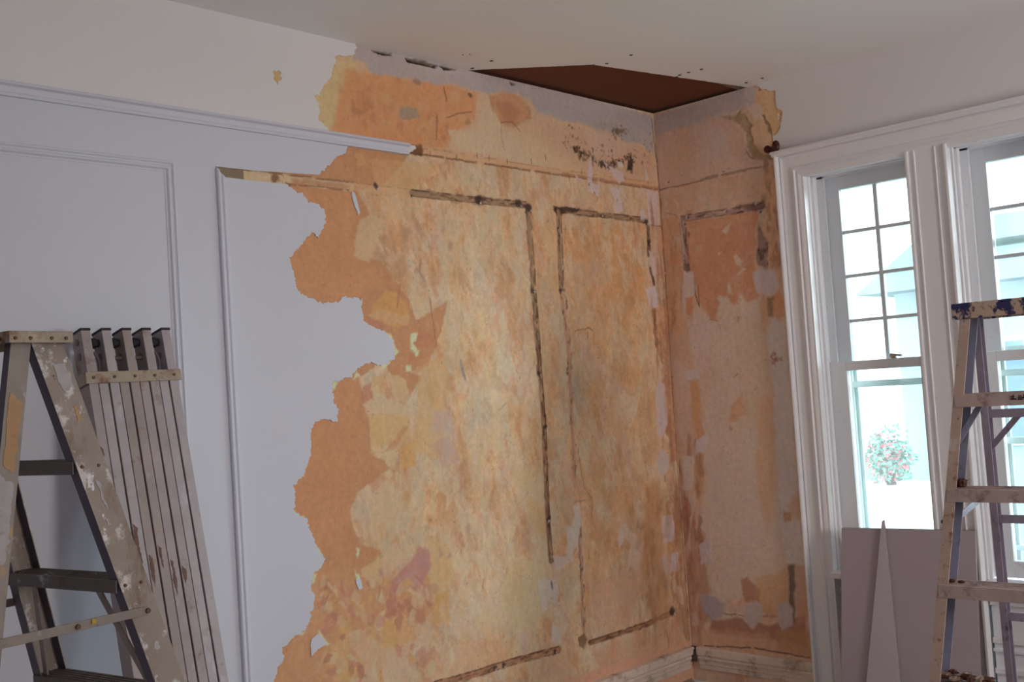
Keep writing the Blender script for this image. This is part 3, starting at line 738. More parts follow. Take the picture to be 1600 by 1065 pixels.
RP.poly([(1040, 308), (1062, 304), (1068, 325), (1050, 334), (1040, 330)], (150, 112, 80), .7, .006); RP.poly([(1052, 310), (1062, 316), (1060, 326)], (190, 162, 140), .8, .003)
RP.poly([(1160, 292), (1180, 290), (1190, 308), (1166, 312)], (150, 118, 92), .6, .006); RP.line([(1164, 300), (1178, 306)], .004, (196, 166, 142), .7)
# strip between corner and panel
RP.poly([(1034, 340), (1062, 338), (1070, 430), (1074, 520), (1040, 520)], (152, 112, 76), .8, .008)
RP.strokes(50, [(1036, 345), (1062, 345), (1076, 520), (1044, 520)], [(136, 96, 62), (164, 120, 80), (130, 86, 56)], (.04, .14), (.006, .02), (.3, .6), 12, .1)
RP.poly([(1044, 398), (1062, 396), (1062, 410), (1046, 416)], (156, 98, 62), .7, .006)
RP.poly([(1054, 372), (1064, 364), (1066, 385), (1060, 382)], (190, 158, 134), .9, .003)
RP.line([(1040, 332), (1055, 335), (1062, 342)], .003, (84, 56, 40), .8)
# panel field
RP.poly([(1071, 347), (1186, 330), (1182, 360), (1180, 420), (1184, 465), (1168, 474), (1158, 462), (1146, 478), (1138, 464), (1128, 468), (1120, 495), (1112, 500), (1098, 484), (1090, 468), (1080, 430), (1074, 395)], (148, 100, 70), .95, .004)
RP.poly([(1074, 350), (1110, 345), (1100, 380), (1090, 420), (1078, 400)], (152, 110, 76), .7, .01)
RP.poly([(1100, 345), (1180, 335), (1175, 348), (1110, 356)], (160, 120, 82), .6, .006)
for p in ([(1128, 360), (1142, 346), (1138, 362), (1134, 366)], [(1146, 400), (1150, 396), (1160, 408), (1158, 416), (1150, 414)], [(1150, 430), (1162, 418), (1167, 420), (1158, 428)], [(1122, 394), (1128, 393), (1124, 399)], [(1138, 440), (1142, 448), (1145, 460), (1136, 456)]):
    RP.poly(p, (202, 176, 150), .95, .002, .5)
for p in ([(1083, 358), (1094, 354), (1092, 360), (1084, 362)], [(1086, 386), (1098, 382), (1096, 392), (1088, 394)]): RP.poly(p, (180, 142, 104), .8, .003)
# pale area below the panel field
RP.poly([(1084, 480), (1100, 486), (1112, 502), (1122, 495), (1126, 468), (1134, 462), (1140, 472), (1150, 478), (1160, 462), (1170, 472), (1186, 462), (1198, 478), (1202, 500), (1208, 640), (1210, 720), (1214, 760), (1230, 890), (1180, 930), (1110, 945), (1096, 900), (1098, 740), (1100, 640), (1090, 560)], (192, 166, 147), .92, .008)
for p in ([(1120, 466), (1126, 460), (1134, 464), (1132, 478)], [(1154, 462), (1162, 458), (1166, 478), (1160, 486)]): RP.poly(p, (204, 180, 160), .8, .003)
RP.poly([(1186, 470), (1196, 468), (1200, 490), (1198, 520), (1190, 520)], (164, 118, 78), .7, .008)
RP.poly([(1150, 500), (1200, 500), (1204, 640), (1160, 660)], (186, 154, 122), .5, .02); RP.poly([(1180, 620), (1208, 620), (1212, 760), (1200, 830), (1180, 760)], (176, 132, 90), .6, .015)
RP.poly([(1152, 492), (1158, 496), (1154, 506)], (140, 96, 70), .7, .003); RP.line([(1108, 498), (1122, 500)], .005, (130, 86, 60), .7)
RP.poly([(1076, 500), (1100, 490), (1112, 520), (1110, 560), (1090, 600), (1082, 560)], (160, 138, 132), .6, .01)
RP.poly([(1086, 560), (1112, 540), (1110, 640), (1092, 640)], (166, 136, 122), .6, .01)
RP.poly([(1150, 602), (1162, 598), (1154, 620), (1140, 634), (1144, 616)], (180, 154, 140), .7, .004); RP.poly([(1144, 632), (1160, 615), (1166, 648), (1150, 655), (1138, 660)], (160, 112, 72), .7, .006); RP.blob(1142, 669, 3, 4, (140, 92, 68), .6)
RP.line([(1146, 590), (1153, 583)], .004, (110, 78, 56), .7)
RP.poly([(1110, 740), (1180, 740), (1185, 850), (1112, 852)], (180, 156, 140), .5, .02)
RP.line([(1110, 853), (1160, 848)], .002, (130, 104, 86), .6)
for p in ([(1172, 830), (1180, 825), (1184, 842), (1176, 844)], [(1158, 872), (1164, 880), (1174, 912), (1168, 905)], [(1168, 800), (1174, 806), (1170, 810)]): RP.poly(p, (190, 164, 146), .8, .003)
RP.layers(651, (164, 130, 104), (184, 160, 142), (140, 104, 82), .12, .14)
# mauve strip beside the casing
RP.poly([(1196, 400), (1214, 300), (1216, 245), (1213, 240), (1245, 600), (1262, 930), (1240, 940), (1234, 900), (1222, 840), (1216, 780), (1212, 700), (1208, 600), (1200, 540), (1204, 500)], (154, 142, 138), .88, .008)
RP.poly([(1190, 270), (1206, 262), (1214, 330), (1224, 500), (1214, 500), (1200, 430), (1196, 340)], (160, 120, 84), .75, .008)
RP.poly([(1196, 300), (1204, 310), (1200, 330), (1192, 320)], (150, 116, 84), .8, .006)
RP.poly([(1200, 380), (1214, 376), (1216, 400), (1206, 420)], (172, 126, 78), .8, .006); RP.poly([(1190, 338), (1202, 346), (1200, 352), (1192, 345)], (190, 162, 140), .8, .003)
for i in range(60): RP.blob(r_.normal(1205, 8), r_.uniform(250, 420), r_.uniform(1, 5), r_.uniform(3, 16), [(120, 84, 60), (170, 132, 96), (96, 70, 60)][r_.integers(3)], r_.uniform(.3, .6), .7)
RP.poly([(1186, 350), (1194, 362), (1200, 380), (1200, 418), (1184, 415), (1182, 395)], (112, 86, 76), .85, .005)
for i in range(50): RP.line([(1184 + 14 * (i % 7) / 6, 352 + r_.uniform(0, 30)), (1186 + 14 * (i % 7) / 6, 400 + r_.uniform(0, 16))], .0025, (60, 42, 42), .5, brk=.8)
RP.poly([(1176, 424), (1190, 421), (1212, 424), (1217, 452), (1206, 462), (1182, 458), (1176, 440)], (162, 144, 144), .95, .004, dz=.0012)
RP.poly([(1200, 462), (1222, 458), (1226, 494), (1204, 496)], (166, 116, 76), .85, .005); RP.poly([(1197, 464), (1208, 464), (1208, 494), (1200, 494)], (104, 76, 48), .7, .005)
for i in range(26): RP.blob(r_.normal(1208, 6), r_.normal(560, 5), r_.uniform(1, 4), r_.uniform(1, 3), (130, 84, 62), .6, .6)
RP.poly([(1232, 790), (1252, 760), (1254, 810), (1236, 812)], (150, 108, 78), .6, .01); RP.poly([(1222, 796), (1236, 800), (1236, 812), (1224, 815)], (136, 96, 60), .8, .005)
for x0 in (1226, 1234, 1240): RP.line([(x0, 640), (x0 + 8, 760)], .002, (110, 84, 82), .5, brk=.9)
# panel scar lines
scar(RP, [(1064, 342), (1100, 336), (1150, 329), (1192, 321)], .022, .25, (130, 104, 96), (86, 58, 48))
scar(RP, [(1066, 347), (1070, 385), (1073, 422)], .022, .4, (132, 106, 98), (100, 72, 62))
RP.poly([(1148, 323), (1194, 314), (1196, 326), (1186, 334)], (84, 58, 50), .7, .005)
for x, y in ((1074, 340), (1132, 330), (1182, 319), (1186, 332), (1068, 350)): RP.blob(x, y, 4, 3, (190, 164, 156), .7); RP.blob(x + 2, y + 1, 2, 2, (50, 34, 34), .8)
RP.poly([(1068, 412), (1078, 412), (1078, 424), (1069, 425)], (84, 64, 58), .8, .004)
RP.line([(1084, 436), (1086, 460), (1093, 480)], .006, (92, 58, 44), .85, brk=.5); RP.line([(1090, 446), (1093, 478)], .003, (92, 58, 44), .85)
# bottom
RP.poly([(1110, 968), (1168, 965), (1200, 975), (1260, 960), (1262, 1010), (1236, 1002), (1120, 992), (1108, 985)], (126, 84, 62), .9, .006)
RP.poly([(1160, 930), (1158, 905), (1168, 900), (1186, 918), (1190, 940), (1176, 940), (1166, 942)], (136, 92, 68), .9, .004)
RP.poly([(1180, 900), (1210, 895), (1234, 880), (1238, 950), (1215, 960), (1190, 955)], (150, 112, 72), .7, .008)
RP.poly([(1230, 885), (1240, 880), (1244, 940), (1242, 972), (1236, 960)], (84, 64, 48), .85, .005); RP.poly([(1240, 880), (1258, 885), (1262, 970), (1246, 975)], (142, 100, 74), .7, .006)
RP.line([(1130, 958), (1165, 962)], .005, (84, 54, 40), .6, brk=.6); RP.line([(1192, 962), (1216, 962)], .010, (130, 90, 62), .6)
RP.poly([(1210, 985), (1266, 985), (1268, 1030), (1215, 1018)], (138, 96, 60), .8, .008)
RP.poly([(1080, 980), (1200, 990), (1240, 1020), (1090, 1010)], (146, 108, 82), .6, .008)
# left margin stains and dabs
RP.poly([(1068, 424), (1083, 424), (1084, 455), (1076, 466), (1070, 500), (1066, 470)], (160, 140, 132), .9, .005, dz=.001)
RP.poly([(1072, 464), (1082, 462), (1082, 492), (1074, 490)], (156, 100, 60), .85, .005)
RP.poly([(1040, 520), (1074, 520), (1090, 620), (1092, 760), (1070, 1000), (1076, 1005), (1058, 700)], (150, 116, 92), .7, .01)
RP.poly([(1050, 560), (1076, 566), (1082, 640), (1082, 690), (1062, 690)], (160, 132, 116), .8, .008)
RP.poly([(1077, 594), (1092, 594), (1096, 660), (1102, 680), (1090, 700), (1080, 640)], (152, 108, 68), .85, .006)
RP.poly([(1084, 712), (1100, 710), (1100, 760), (1092, 780), (1086, 750)], (140, 98, 60), .85, .006)
RP.poly([(1048, 675), (1058, 675), (1066, 800), (1058, 820), (1046, 780)], (146, 96, 60), .6, .008)
RP.poly([(1064, 775), (1082, 775), (1086, 830), (1076, 900), (1066, 860)], (136, 84, 60), .85, .006)
RP.poly([(1060, 820), (1100, 830), (1112, 960), (1080, 1000), (1070, 940)], (136, 94, 70), .75, .01)
for i in range(90): RP.blob(r_.normal(1078, 14), r_.uniform(680, 1000), r_.uniform(1.5, 6), r_.uniform(5, 26), [(128, 80, 56), (156, 122, 100), (112, 72, 52), (168, 136, 118)][r_.integers(4)], r_.uniform(.25, .6), .7)
for p, c in (([(1068, 580), (1090, 575), (1092, 590), (1072, 594)], (146, 130, 124)), ([(1086, 690), (1102, 678), (1108, 684), (1100, 706), (1084, 710)], (150, 134, 130)), ([(1066, 712), (1084, 712), (1082, 765), (1068, 765)], (156, 136, 124)),
             ([(1074, 765), (1088, 775), (1078, 830), (1080, 860), (1074, 850), (1080, 800)], (182, 154, 136)), ([(1092, 850), (1110, 838), (1112, 880), (1096, 882)], (146, 128, 126)),
             ([(1094, 935), (1100, 928), (1118, 932), (1132, 945), (1130, 962), (1112, 968), (1100, 955)], (128, 113, 114)), ([(1168, 946), (1182, 938), (1192, 944), (1190, 965), (1176, 982), (1162, 968)], (138, 122, 117)),
             ([(1216, 946), (1230, 938), (1240, 950), (1238, 978), (1222, 985), (1216, 970)], (138, 122, 118)), ([(1080, 958), (1088, 955), (1090, 975), (1082, 978)], (164, 138, 120)), ([(1040, 706), (1048, 706), (1046, 712)], (190, 160, 140))):
    RP.poly(p, c, .93, .004, .7, dz=.0012)
RP.poly([(1095, 745), (1106, 738), (1104, 760), (1096, 790)], (176, 140, 100), .6, .006)
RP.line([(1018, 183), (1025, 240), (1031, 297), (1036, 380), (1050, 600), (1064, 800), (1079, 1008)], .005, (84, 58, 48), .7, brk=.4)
RP.line([(1100, 1009), (1180, 1012), (1266, 1028)], .006, (80, 48, 38), .8, brk=.35)
RP.weather(731, .3)
RP.mesh('bare_plaster', lambda u, v, h: np.stack([-h, u, v], -1), wall_right, True)
# ------------------------------------------------------------------ remaining paint layers (thin sheets with torn edges)
def ragged(pts, closed, amp, seed, step=.004):
    r = np.random.default_rng(seed)
    out = []
    n = len(pts)
    for k in range(n if closed else n - 1):
        a, b_ = np.array(pts[k], float), np.array(pts[(k + 1) % n], float)
        L_ = np.linalg.norm(b_ - a); m_ = max(1, int(L_ / step))
        nrm = np.array([-(b_ - a)[1], (b_ - a)[0]]) / (L_ + 1e-9)
        w = 0.0
        for i in range(m_):
            t = i / m_
            w = .6 * w + r.normal(0, amp)
            out.append(tuple(a + (b_ - a) * t + nrm * (w * (1 if i else 0))))
    if not closed: out.append(tuple(pts[-1]))
    return out

def inpoly(p, poly):
    x, y = p; c = False
    for k in range(len(poly)):
        (x1, y1), (x2, y2) = poly[k - 1], poly[k]
        if (y1 > y) != (y2 > y) and x < (x2 - x1) * (y - y1) / (y2 - y1) + x1: c = not c
    return c

def sheet(name, outer, holes, t, place, mat, parent, label=None):
    vs_, fs_ = [], []
    for lp in [outer] + holes:
        n0 = len(vs_); vs_ += [Vector(p) for p in lp]; fs_.append(list(range(n0, len(vs_))))
    es = [(f[i], f[(i + 1) % len(f)]) for f in fs_ for i in range(len(f))]
    V2, _, F2, _, _, _ = delaunay_2d_cdt(vs_, es, [], 0, 1e-6)
    V2 = [tuple(v_) for v_ in V2]
    keep = []
    for f in F2:
        c = (sum(V2[i][0] for i in f) / 3, sum(V2[i][1] for i in f) / 3)
        if inpoly(c, outer) and not any(inpoly(c, h) for h in holes): keep.append(tuple(f))
    n = len(V2)
    cnt = {}
    for f in keep:
        for i in range(3):
            a, b_ = f[i], f[(i + 1) % 3]
            cnt[(a, b_)] = 1
    verts = [place(u, v_, t) for u, v_ in V2] + [place(u, v_, 0) for u, v_ in V2]
    faces = list(keep)
    for (a, b_) in cnt:
        if (b_, a) not in cnt: faces.append((a, b_, n + b_, n + a))
    mb = MB(); mb.v = verts; mb.f = faces
    o = mb.build(name, mat, parent)
    if label: o['label'] = label
    return o

onL = lambda u, v_, h: (u, -h, v_)
onW = lambda u, v_, h: (-h, u, v_)
uvl = lambda pts: [uvL(*p) for p in pts]
XL, YN = -5.6, -5.2           # far ends of the two walls
RAIL_T, RAIL_B = 2.792, 2.757

torn_up = [(554, 69), (557, 75), (552, 85), (548, 88), (540, 88), (527, 86), (522, 88), (524, 96), (520, 105), (517, 117), (510, 128), (503, 138), (499, 148), (490, 150), (491, 153), (496, 160), (498, 175), (496, 186), (505, 194), (512, 203)]
e = ragged(uvl(torn_up), False, .0019, 3)
e[0] = (e[0][0], HC)
chip = ragged(uvl([(424, 113), (427, 110), (430, 113), (434, 110), (438, 114), (436, 119), (440, 123), (437, 127), (435, 126), (433, 133), (430, 128), (426, 124), (427, 118)]), True, .0012, 5)
sheet('paint_layer', [(XL, HC)] + [e[0]] + e[1:] + [(e[-1][0], RAIL_T - .01), (XL, RAIL_T - .01)], [chip], .004, onL, WHITE_UP, wall_left, 'white paint left above the picture rail with torn right edge')
MB().add([onL(u, v_, .0012) for u, v_ in uvl([(422, 108), (442, 108), (444, 134), (422, 134)])], [(0, 1, 2, 3)]).build('exposed_plaster_chip', painted('cream_plaster_chip', (222, 186, 130), .8, .15, 60), wall_left)

low1 = [(548, 227), (540, 237), (526, 244), (515.5, 257), (506.6, 264), (498, 273.5)]
low2 = [(448, 288), (457, 296), (473, 305), (480, 315.6), (498, 319), (505, 326), (508, 340.5), (505, 355), (496, 372.6), (492, 366), (485, 364), (476, 376), (462, 390), (451, 401), (452, 410), (455, 419), (460, 437), (464, 453), (480, 465), (501, 473), (526, 473),
        (535, 463.6), (551, 465), (565.5, 465), (563.7, 483), (567, 501), (580, 510), (601, 519), (613.6, 529.6), (615, 547.5), (616, 559), (607, 568), (593, 569), (580, 565), (567, 570), (555, 579), (550, 588), (539, 589), (530, 595), (519, 597), (517, 613),
        (519, 626.5), (527, 638), (527, 659), (510, 655), (492, 658), (485, 671.6), (485, 694), (480.6, 720), (474, 742), (457, 757), (461.6, 777), (457, 796), (479, 809), (484, 831), (494, 851), (499, 865), (507.5, 873), (501, 885), (489, 897.5), (484, 907),
        (491, 934.5), (481, 974), (471, 986), (439, 1011), (442, 1028), (432, 1043), (427, 1065), (418, 1110), (400, 1180)]
e1 = ragged(uvl(low1), False, .0019, 8)
e2 = ragged(uvl(low2), False, .0022, 9)
strip = uvl([(400, 267), (334, 260), (351, 277), (400, 283)])
outer = [(XL, RAIL_B + .01), (e1[0][0], RAIL_B + .01)] + e1 + strip + e2 + [(e2[-1][0], 0.0), (XL, 0.0)]
sheet('paint_layer', outer, [], .004, onL, LAVENDER, wall_left, 'lavender paint below the picture rail with torn right edge')
for k, isl in enumerate([[(494, 990), (501, 994), (504.5, 998), (508, 1006), (496, 1013), (485.5, 1026), (484, 1007), (487.6, 996)], [(548, 299), (553, 301), (558, 318), (562, 332), (559, 337), (552, 318)], [(555, 905), (562, 903), (566, 918), (560, 921), (556, 912)], [(500, 346), (508, 344), (508, 350)]]):
    sheet('paint_flake', ragged(uvl(isl), True, .0008, 30 + k), [], .0035, onL, LAVENDER, wall_left)
# base of the left wall: behind the plaster and on to the left of it
MB().box(XL, 0.3, .014, .20, 0, HC).build('wall_core', BASE, wall_left)
MB().box(XL, -2.08, .0, .0145, 0, HC).box(-2.08, 0, .0, .0145, 0, .67).build('plaster_backing', BASE, wall_left)

# picture rail and panel mouldings
def sweep(name, path, closed, prof, place, mat, parent, label=None, bevel=0):
    """moulding swept along a path on the wall; profile = (inward offset, height off the wall); mitred corners. The path runs clockwise round what it frames."""
    P = [np.array(p, float) for p in path]; n = len(P); pts = []
    for k in range(n):
        d0 = P[k] - P[k - 1] if (closed or k) else P[1] - P[0]
        d1 = P[(k + 1) % n] - P[k] if (closed or k < n - 1) else P[-1] - P[-2]
        d0 /= np.linalg.norm(d0); d1 /= np.linalg.norm(d1)
        n0, n1 = np.array([d0[1], -d0[0]]), np.array([d1[1], -d1[0]])
        mt = n0 + n1; mt /= (1 + n0 @ n1)
        pts.append([tuple(place(*(P[k] + mt * a), h)) for a, h in prof])
    mb = MB(); m_ = len(prof)
    for r_i in pts: mb.v += [tuple(map(float, q)) for q in r_i]
    for k in range(n if closed else n - 1):
        k2 = (k + 1) % n
        for i in range(m_): mb.f.append((k * m_ + i, k * m_ + (i + 1) % m_, k2 * m_ + (i + 1) % m_, k2 * m_ + i))
    if not closed: mb.f += [tuple(range(m_))[::-1], tuple(range((n - 1) * m_, n * m_))]
    o = mb.build(name, mat, parent, bevel)
    if label: o['label'] = label
    return o

rx = PL(645, 228)[0]
prof = [(-.001, -.004), (0, .020), (.004, .024), (.008, .024), (.012, .014), (.026, .011), (.030, .015), (.037, .014), (.038, -.004)]
sweep('picture_rail', [(XL, RAIL_T), (rx - .03, RAIL_T)], False, prof, onL, LAVENDER, wall_left)
mb = MB(); r_ = np.random.default_rng(4)
for k in range(8):   # splintered end of the rail
    x0 = rx - .03 + .0
    z0 = RAIL_T - .004 - k * .0042
    mb.box(x0 - .01, x0 + [.03, .034, .03, .022, .018, .008, -.002, -.006][k], -.013, .001, z0 - .0042, z0)
mb.build('picture_rail_stub', WHITE_UP, wall_left)
mprof = [(0, -.002), (0, .010), (.003, .013), (.007, .013), (.010, .009), (.014, .008), (.018, .012), (.022, .012), (.026, .006), (.031, .0055), (.033, -.002)]
mp2 = [(-a, h) for a, h in mprof]
xA = PL(270, 251)[0]; zA = 2.638
sweep('panel_moulding', [(xA - 1.9, zA), (xA, zA), (xA, .93), (xA - 1.9, .93)], True, mprof, onL, LAVENDER, wall_left)
xB = PL(335, 262)[0]
# left-hand upright of the second panel: its top piece has been pulled off, leaving the mitre
mb = MB(); zt = PL(336, 263)[2]
V0 = [onL(xB + a, zt - a * 1.05, h + .0035) for a, h in mprof]; V1 = [onL(xB + a, .93, h + .0035) for a, h in mprof]
mm = len(mprof)
mb.add(V0 + V1, [(i, (i + 1) % mm, mm + (i + 1) % mm, mm + i) for i in range(mm)] + [tuple(range(mm))[::-1], tuple(range(mm, 2 * mm))])
mb.build('panel_moulding', LAVENDER, wall_left)

# dado rail along both walls
dprof = [(0, -.004), (0, .030), (.003, .034), (.030, .032), (.034, .026), (.040, .022), (.046, .026), (.050, .024), (.054, .015), (.066, .013), (.070, .017), (.075, .012), (.092, .010), (.093, -.004)]
zk = .808
dado = empty('trim_1', kind='structure')
sweep('dado_rail', [(XL, zk), (-.03, zk)], False, dprof, onL, DIRTY, dado)
sweep('dado_rail', [(-.045, zk), (-.583, zk)], False, [(-a, h) for a, h in dprof], onW, DIRTY, dado)
MB().obox((-.018, -.018, zk - .012), (1, 0, 0), (0, 1, 0), (0, 0, 1), .010, .010, .010).cyl((-.03, -.03, zk - .06), (-.03, -.03, zk - .01), .012, .008, 7).build('broken_corner_block', painted('dark_damp_wood', (84, 62, 56), .9, .3, 30, .5, 40), dado)

# ------------------------------------------------------------------ window wall
def wbox(mb, y0, y1, z0, z1, x0, x1): return mb.box(x0, x1, y0, y1, z0, z1)
WIN = [(-.700, -1.150), (-1.263, -1.700), (-1.813, -2.263)]
ZS, ZH = 1.172, 2.700
core = MB()
wbox(core, 0.2, -.60, 0, HC, .014, .30)
wbox(core, -.60, -.688, 0, HC, .0, .24)
for (a, b_) in WIN: wbox(core, a + .02, b_ - .02, ZH + .012, HC, 0, .24); wbox(core, a, b_, 0, ZS - .03, .045, .24)
for a, b_ in ((-1.162, -1.251), (-1.712, -1.801), (-2.275, YN)): wbox(core, a, b_, 0, HC, 0, .24)
core.box(0.001, .0145, -.60, .0, 0, .67)
core.build('wall_core', SASHW, wall_right)
uvw = lambda pts: [uvW(*p) for p in pts]
torn_w = [(1182, 134.5), (1190, 139), (1198.7, 139), (1204, 142.5), (1213, 141), (1212, 154), (1214, 168), (1224.6, 174), (1222, 187.6), (1219, 203), (1213, 211), (1208, 212), (1210, 226), (1211, 241.6)]
e3 = ragged(uvw(torn_w), False, .001, 14)
e3[0] = (e3[0][0], HC)
ctop = 2.80
sheet('paint_layer', e3 + [(-.590, ctop - .03), (YN, ctop - .03), (YN, HC)], [], .004, onW, WHITE_UP, wall_right, 'white paint above the windows with torn left edge')
# casing round the group of windows
casing = empty('trim_2', kind='structure')
y0c, y1c = -.590, -2.375
cprof = [(0, -.003), (0, .046), (.006, .050), (.012, .048), (.016, .030), (.022, .034), (.030, .030), (.064, .028), (.070, .036), (.078, .038), (.083, .030), (.092, .034), (.100, .032), (.110, .028), (.110, -.003)]
sweep('casing', [(y0c, -.02), (y0c, ctop), (y1c, ctop), (y1c, -.02)][::-1], False, cprof, onW, GLOSS, casing)
MB().box(-.030, .05, -.692, -.703, 0, ZH).build('casing_edge', GLOSS, casing)
sweep('cap_moulding', [(y0c + .006, ctop + .004), (y1c - .006, ctop + .004)], False, [(0, 0), (0, .058), (-.007, .060), (-.012, .050), (-.020, .046), (-.020, 0)], onW, GLOSS, casing)
for a, b_ in ((-1.112, -1.263), (-1.675, -1.826)):
    mu = MB()
    mu.box(-.030, .0, a, b_, 0, ZH + .004)
    mu.box(-.036, -.028, a - .028, a - .036, 0, ZH + .003)
    mu.box(-.035, -.028, b_ + .046, b_ + .040, 0, ZH + .003)
    mu.box(-.040, -.028, a, a - .012, 0, ZH + .003)
    mu.box(-.040, -.028, b_ + .012, b_, 0, ZH + .003)
    mu.build('mullion_casing', GLOSS, casing, .003)

def window(idx, a, b_):
    w = empty('window_%d' % idx, kind='structure')
    jl, jr = a, b_
    # jambs and head of the recess, with a stop bead
    j = MB()
    j.box(0, .24, jl + .012, jl, ZS - .02, ZH); j.box(0, .24, jr, jr - .012, ZS - .02, ZH); j.box(0, .24, jl, jr, ZH, ZH + .012)
    j.build_each('jamb', GLOSS, w)
    s_ = MB()
    s_.box(.026, .046, jl, jl - .014, ZS, ZH); s_.box(.026, .046, jr, jr + .014, ZS, ZH); s_.box(.026, .046, jl, jr, ZH, ZH - .012)
    s_.box(.002, .012, jl, jl - .008, ZS, ZH); s_.box(.002, .012, jl, jr, ZH, ZH - .008)
    s_.build_each('stop_bead', GLOSS, w, .003)
    p_ = MB()
    p_.box(.082, .094, jl, jl - .030, 1.93, ZH); p_.box(.082, .094, jr, jr + .030, 1.93, ZH); p_.box(.082, .094, jl, jr, ZH, ZH - .014)
    p_.build_each('parting_bead', SASHW, w, .002)
    # upper sash: four rows of two panes
    gl_, gr = jl - .083, jr + .083
    zt, zb = 2.634, 1.962
    X0, X1 = .096, .130
    up = MB()
    up.box(X0, X1, jl - .001, gl_, zb - .03, ZH - .001); up.box(X0, X1, gr, jr + .001, zb - .03, ZH - .001)
    us = up.build('upper_sash', SASHW, w, .002)
    MB().box(X0, X1, gl_, gr, zt, ZH - .001).build('top_rail', SASHW, us, .002)
    MB().box(X0, X1, gl_, gr, zb - .03, zb).build('meeting_rail', SASHW, us, .002)
    ym = (gl_ + gr) / 2
    rows = [zb, 2.120, 2.294, 2.466, zt]
    mt = MB().box(X0 + .006, X1 - .006, ym + .008, ym - .008, zb, zt); mt.build('muntin', SASHW, us, .003)
    for z in rows[1:-1]: MB().box(X0 + .007, X1 - .005, gl_, gr, z - .0065, z + .0065).build('muntin', SASHW, us, .003)
    for k in range(4):
        for (p, q) in ((gl_, ym + .006), (ym - .006, gr)):
            MB().box(X0 + .017, X0 + .020, p, q, rows[k] - .002, rows[k + 1] + .002).build('pane', GLASS, us)
    # lower sash: one large pane
    X0, X1 = .050, .082
    lg, rg = jl - .080, jr + .080
    z0, z1, zm0, zm1 = ZS + .004, ZS + .062, 1.928, 1.964
    lo = MB()
    lo.box(X0, X1, jl - .001, lg, z0, zm1); lo.box(X0, X1, rg, jr + .001, z0, zm1)
    ls = lo.build('lower_sash', SASHW, w, .002)
    MB().box(X0 - .001, X1, lg, rg, zm0, zm1).build('meeting_rail', SASHW, ls, .002)
    MB().box(X0, X1, lg, rg, z0, z1).build('bottom_rail', SASHW, ls, .002)
    MB().box(X0 + .014, X0 + .017, lg, rg, z1 - .004, zm0 + .004).build('pane', GLASS, ls)
    # outer storm frame
    st = MB()
    st.box(.150, .165, jl, jl - .052, ZS, ZH); st.box(.150, .165, jr, jr + .052, ZS, ZH)
    st.box(.165, .180, jl, jl - .064, ZS, ZH)
    sf = st.build('storm_frame', STORM, w, .002)
    if idx == 1:
        bars = [(ZH - .03, ZH, .17), (ZS, ZS + .03, .17), (1.86, 1.885, .17)]
    else:
        bars = [(ZH - .04, ZH, .17), (ZS, ZS + .022, .17), (2.338, 2.366, .17), (1.873, 1.897, .17), (1.632, 1.656, .17), (1.256, 1.274, .18), (1.962, 1.980, .17)]
    for z_0, z_1, xx in bars: MB().box(.148, xx, jl - .05, jr + .05, z_0, z_1).build('storm_bar', STORM, sf, .002)
    # stool and the panelled apron below it
    MB().box(-.062, .05, jl + (.0 if idx == 1 else -.002), jr + .002, ZS - .024, ZS).build('window_stool', GLOSS, w, .004)
    ap = MB()
    ap.box(.02, .046, jl, jr, 0, ZS - .024)
    for z in (1.085, .955, .925, .850): ap.box(.006, .022, jl, jr, z, z + (.020 if z != .925 else .012))
    ap.build_each('apron_panel', GLOSS, w, .003)
    if idx == 1:
        lk = MB()
        yl = PW(1398, 556, -.08)[1]
        lk.cyl((.070, yl, zm1), (.070, yl, zm1 + .010), .012, .010, 12).obox((.066, yl - .012, zm1 + .012), (.1, 1, .15), (1, 0, 0), (0, -.15, 1), .022, .006, .004).cyl((.074, yl + .012, zm1 + .003), (.074, yl + .012, zm1 + .016), .006, .004, 8)
        lk.build('sash_lock', painted('painted_lock', (176, 168, 160), .4, .1, 30), ls)
    if idx == 2:
        MB().cyl((.050, -1.432, 1.238), (.036, -1.432, 1.238), .006, .006, 12).cyl((.036, -1.432, 1.238), (.026, -1.432, 1.238), .013, .010, 14).build('sash_knob', MAROON, ls)
for i, (a, b_) in enumerate(WIN): window(i + 1, a, b_)

# ------------------------------------------------------------------ ceiling, floor, other walls
hole = [PC(735, 108), PC(925, 101), PC(1166, 136), PC(1018, 181)]
hc = [(p[0], p[1]) for p in hole]
hc[0] = (hc[0][0], .0); hc[2] = (.0, hc[2][1]); hc[3] = (.0, .0)
ceiling = empty('ceiling', kind='structure')
edge = ragged([hc[0], hc[1]], False, .0006, 50)[:-1] + ragged([hc[1], hc[2]], False, .0008, 51)
cout = [(XL, 0), ] + edge + [(0, YN), (XL, YN)]
sheet('ceiling_board', cout, [], -.0001, lambda u, v_, h: (u, v_, HC + (.0126 if h == 0 else 0)), CEIL, ceiling)
MB().box(hc[0][0] - .08, .05, .05, hc[1][1] - .1, HC + .0127, HC + .025).build('brown_board', BROWN, ceiling)['label'] = 'bare brown board showing in the corner patch of the ceiling'
MB().box(XL - .2, .3, YN - .2, .2, HC + .0255, HC + .12).build('ceiling_core', BASE, ceiling)
for x, y in ((768, 95), (948, 99), (986, 86), (1096, 108), (1076, 113), (1062, 117), (1057, 120), (1166, 129), (1191, 122), (927, 101.5), (738, 106.5), (723, 85.6), (734, 84.7)):
    p = PC(x, y); r = .0075 if x not in (723, 734) else .003
    MB().cyl((p[0], p[1], HC + .001), (p[0], p[1], HC - .0015), r, r * .8, 12).build('screw_head', SCREW, ceiling)
MB().box(XL, .3, YN, .2, -.08, 0).build('floor', FLOOR)['kind'] = 'structure'
MB().box(XL - .15, XL, YN, .2, 0, HC).build('wall_back', WHITE_UP)['kind'] = 'structure'
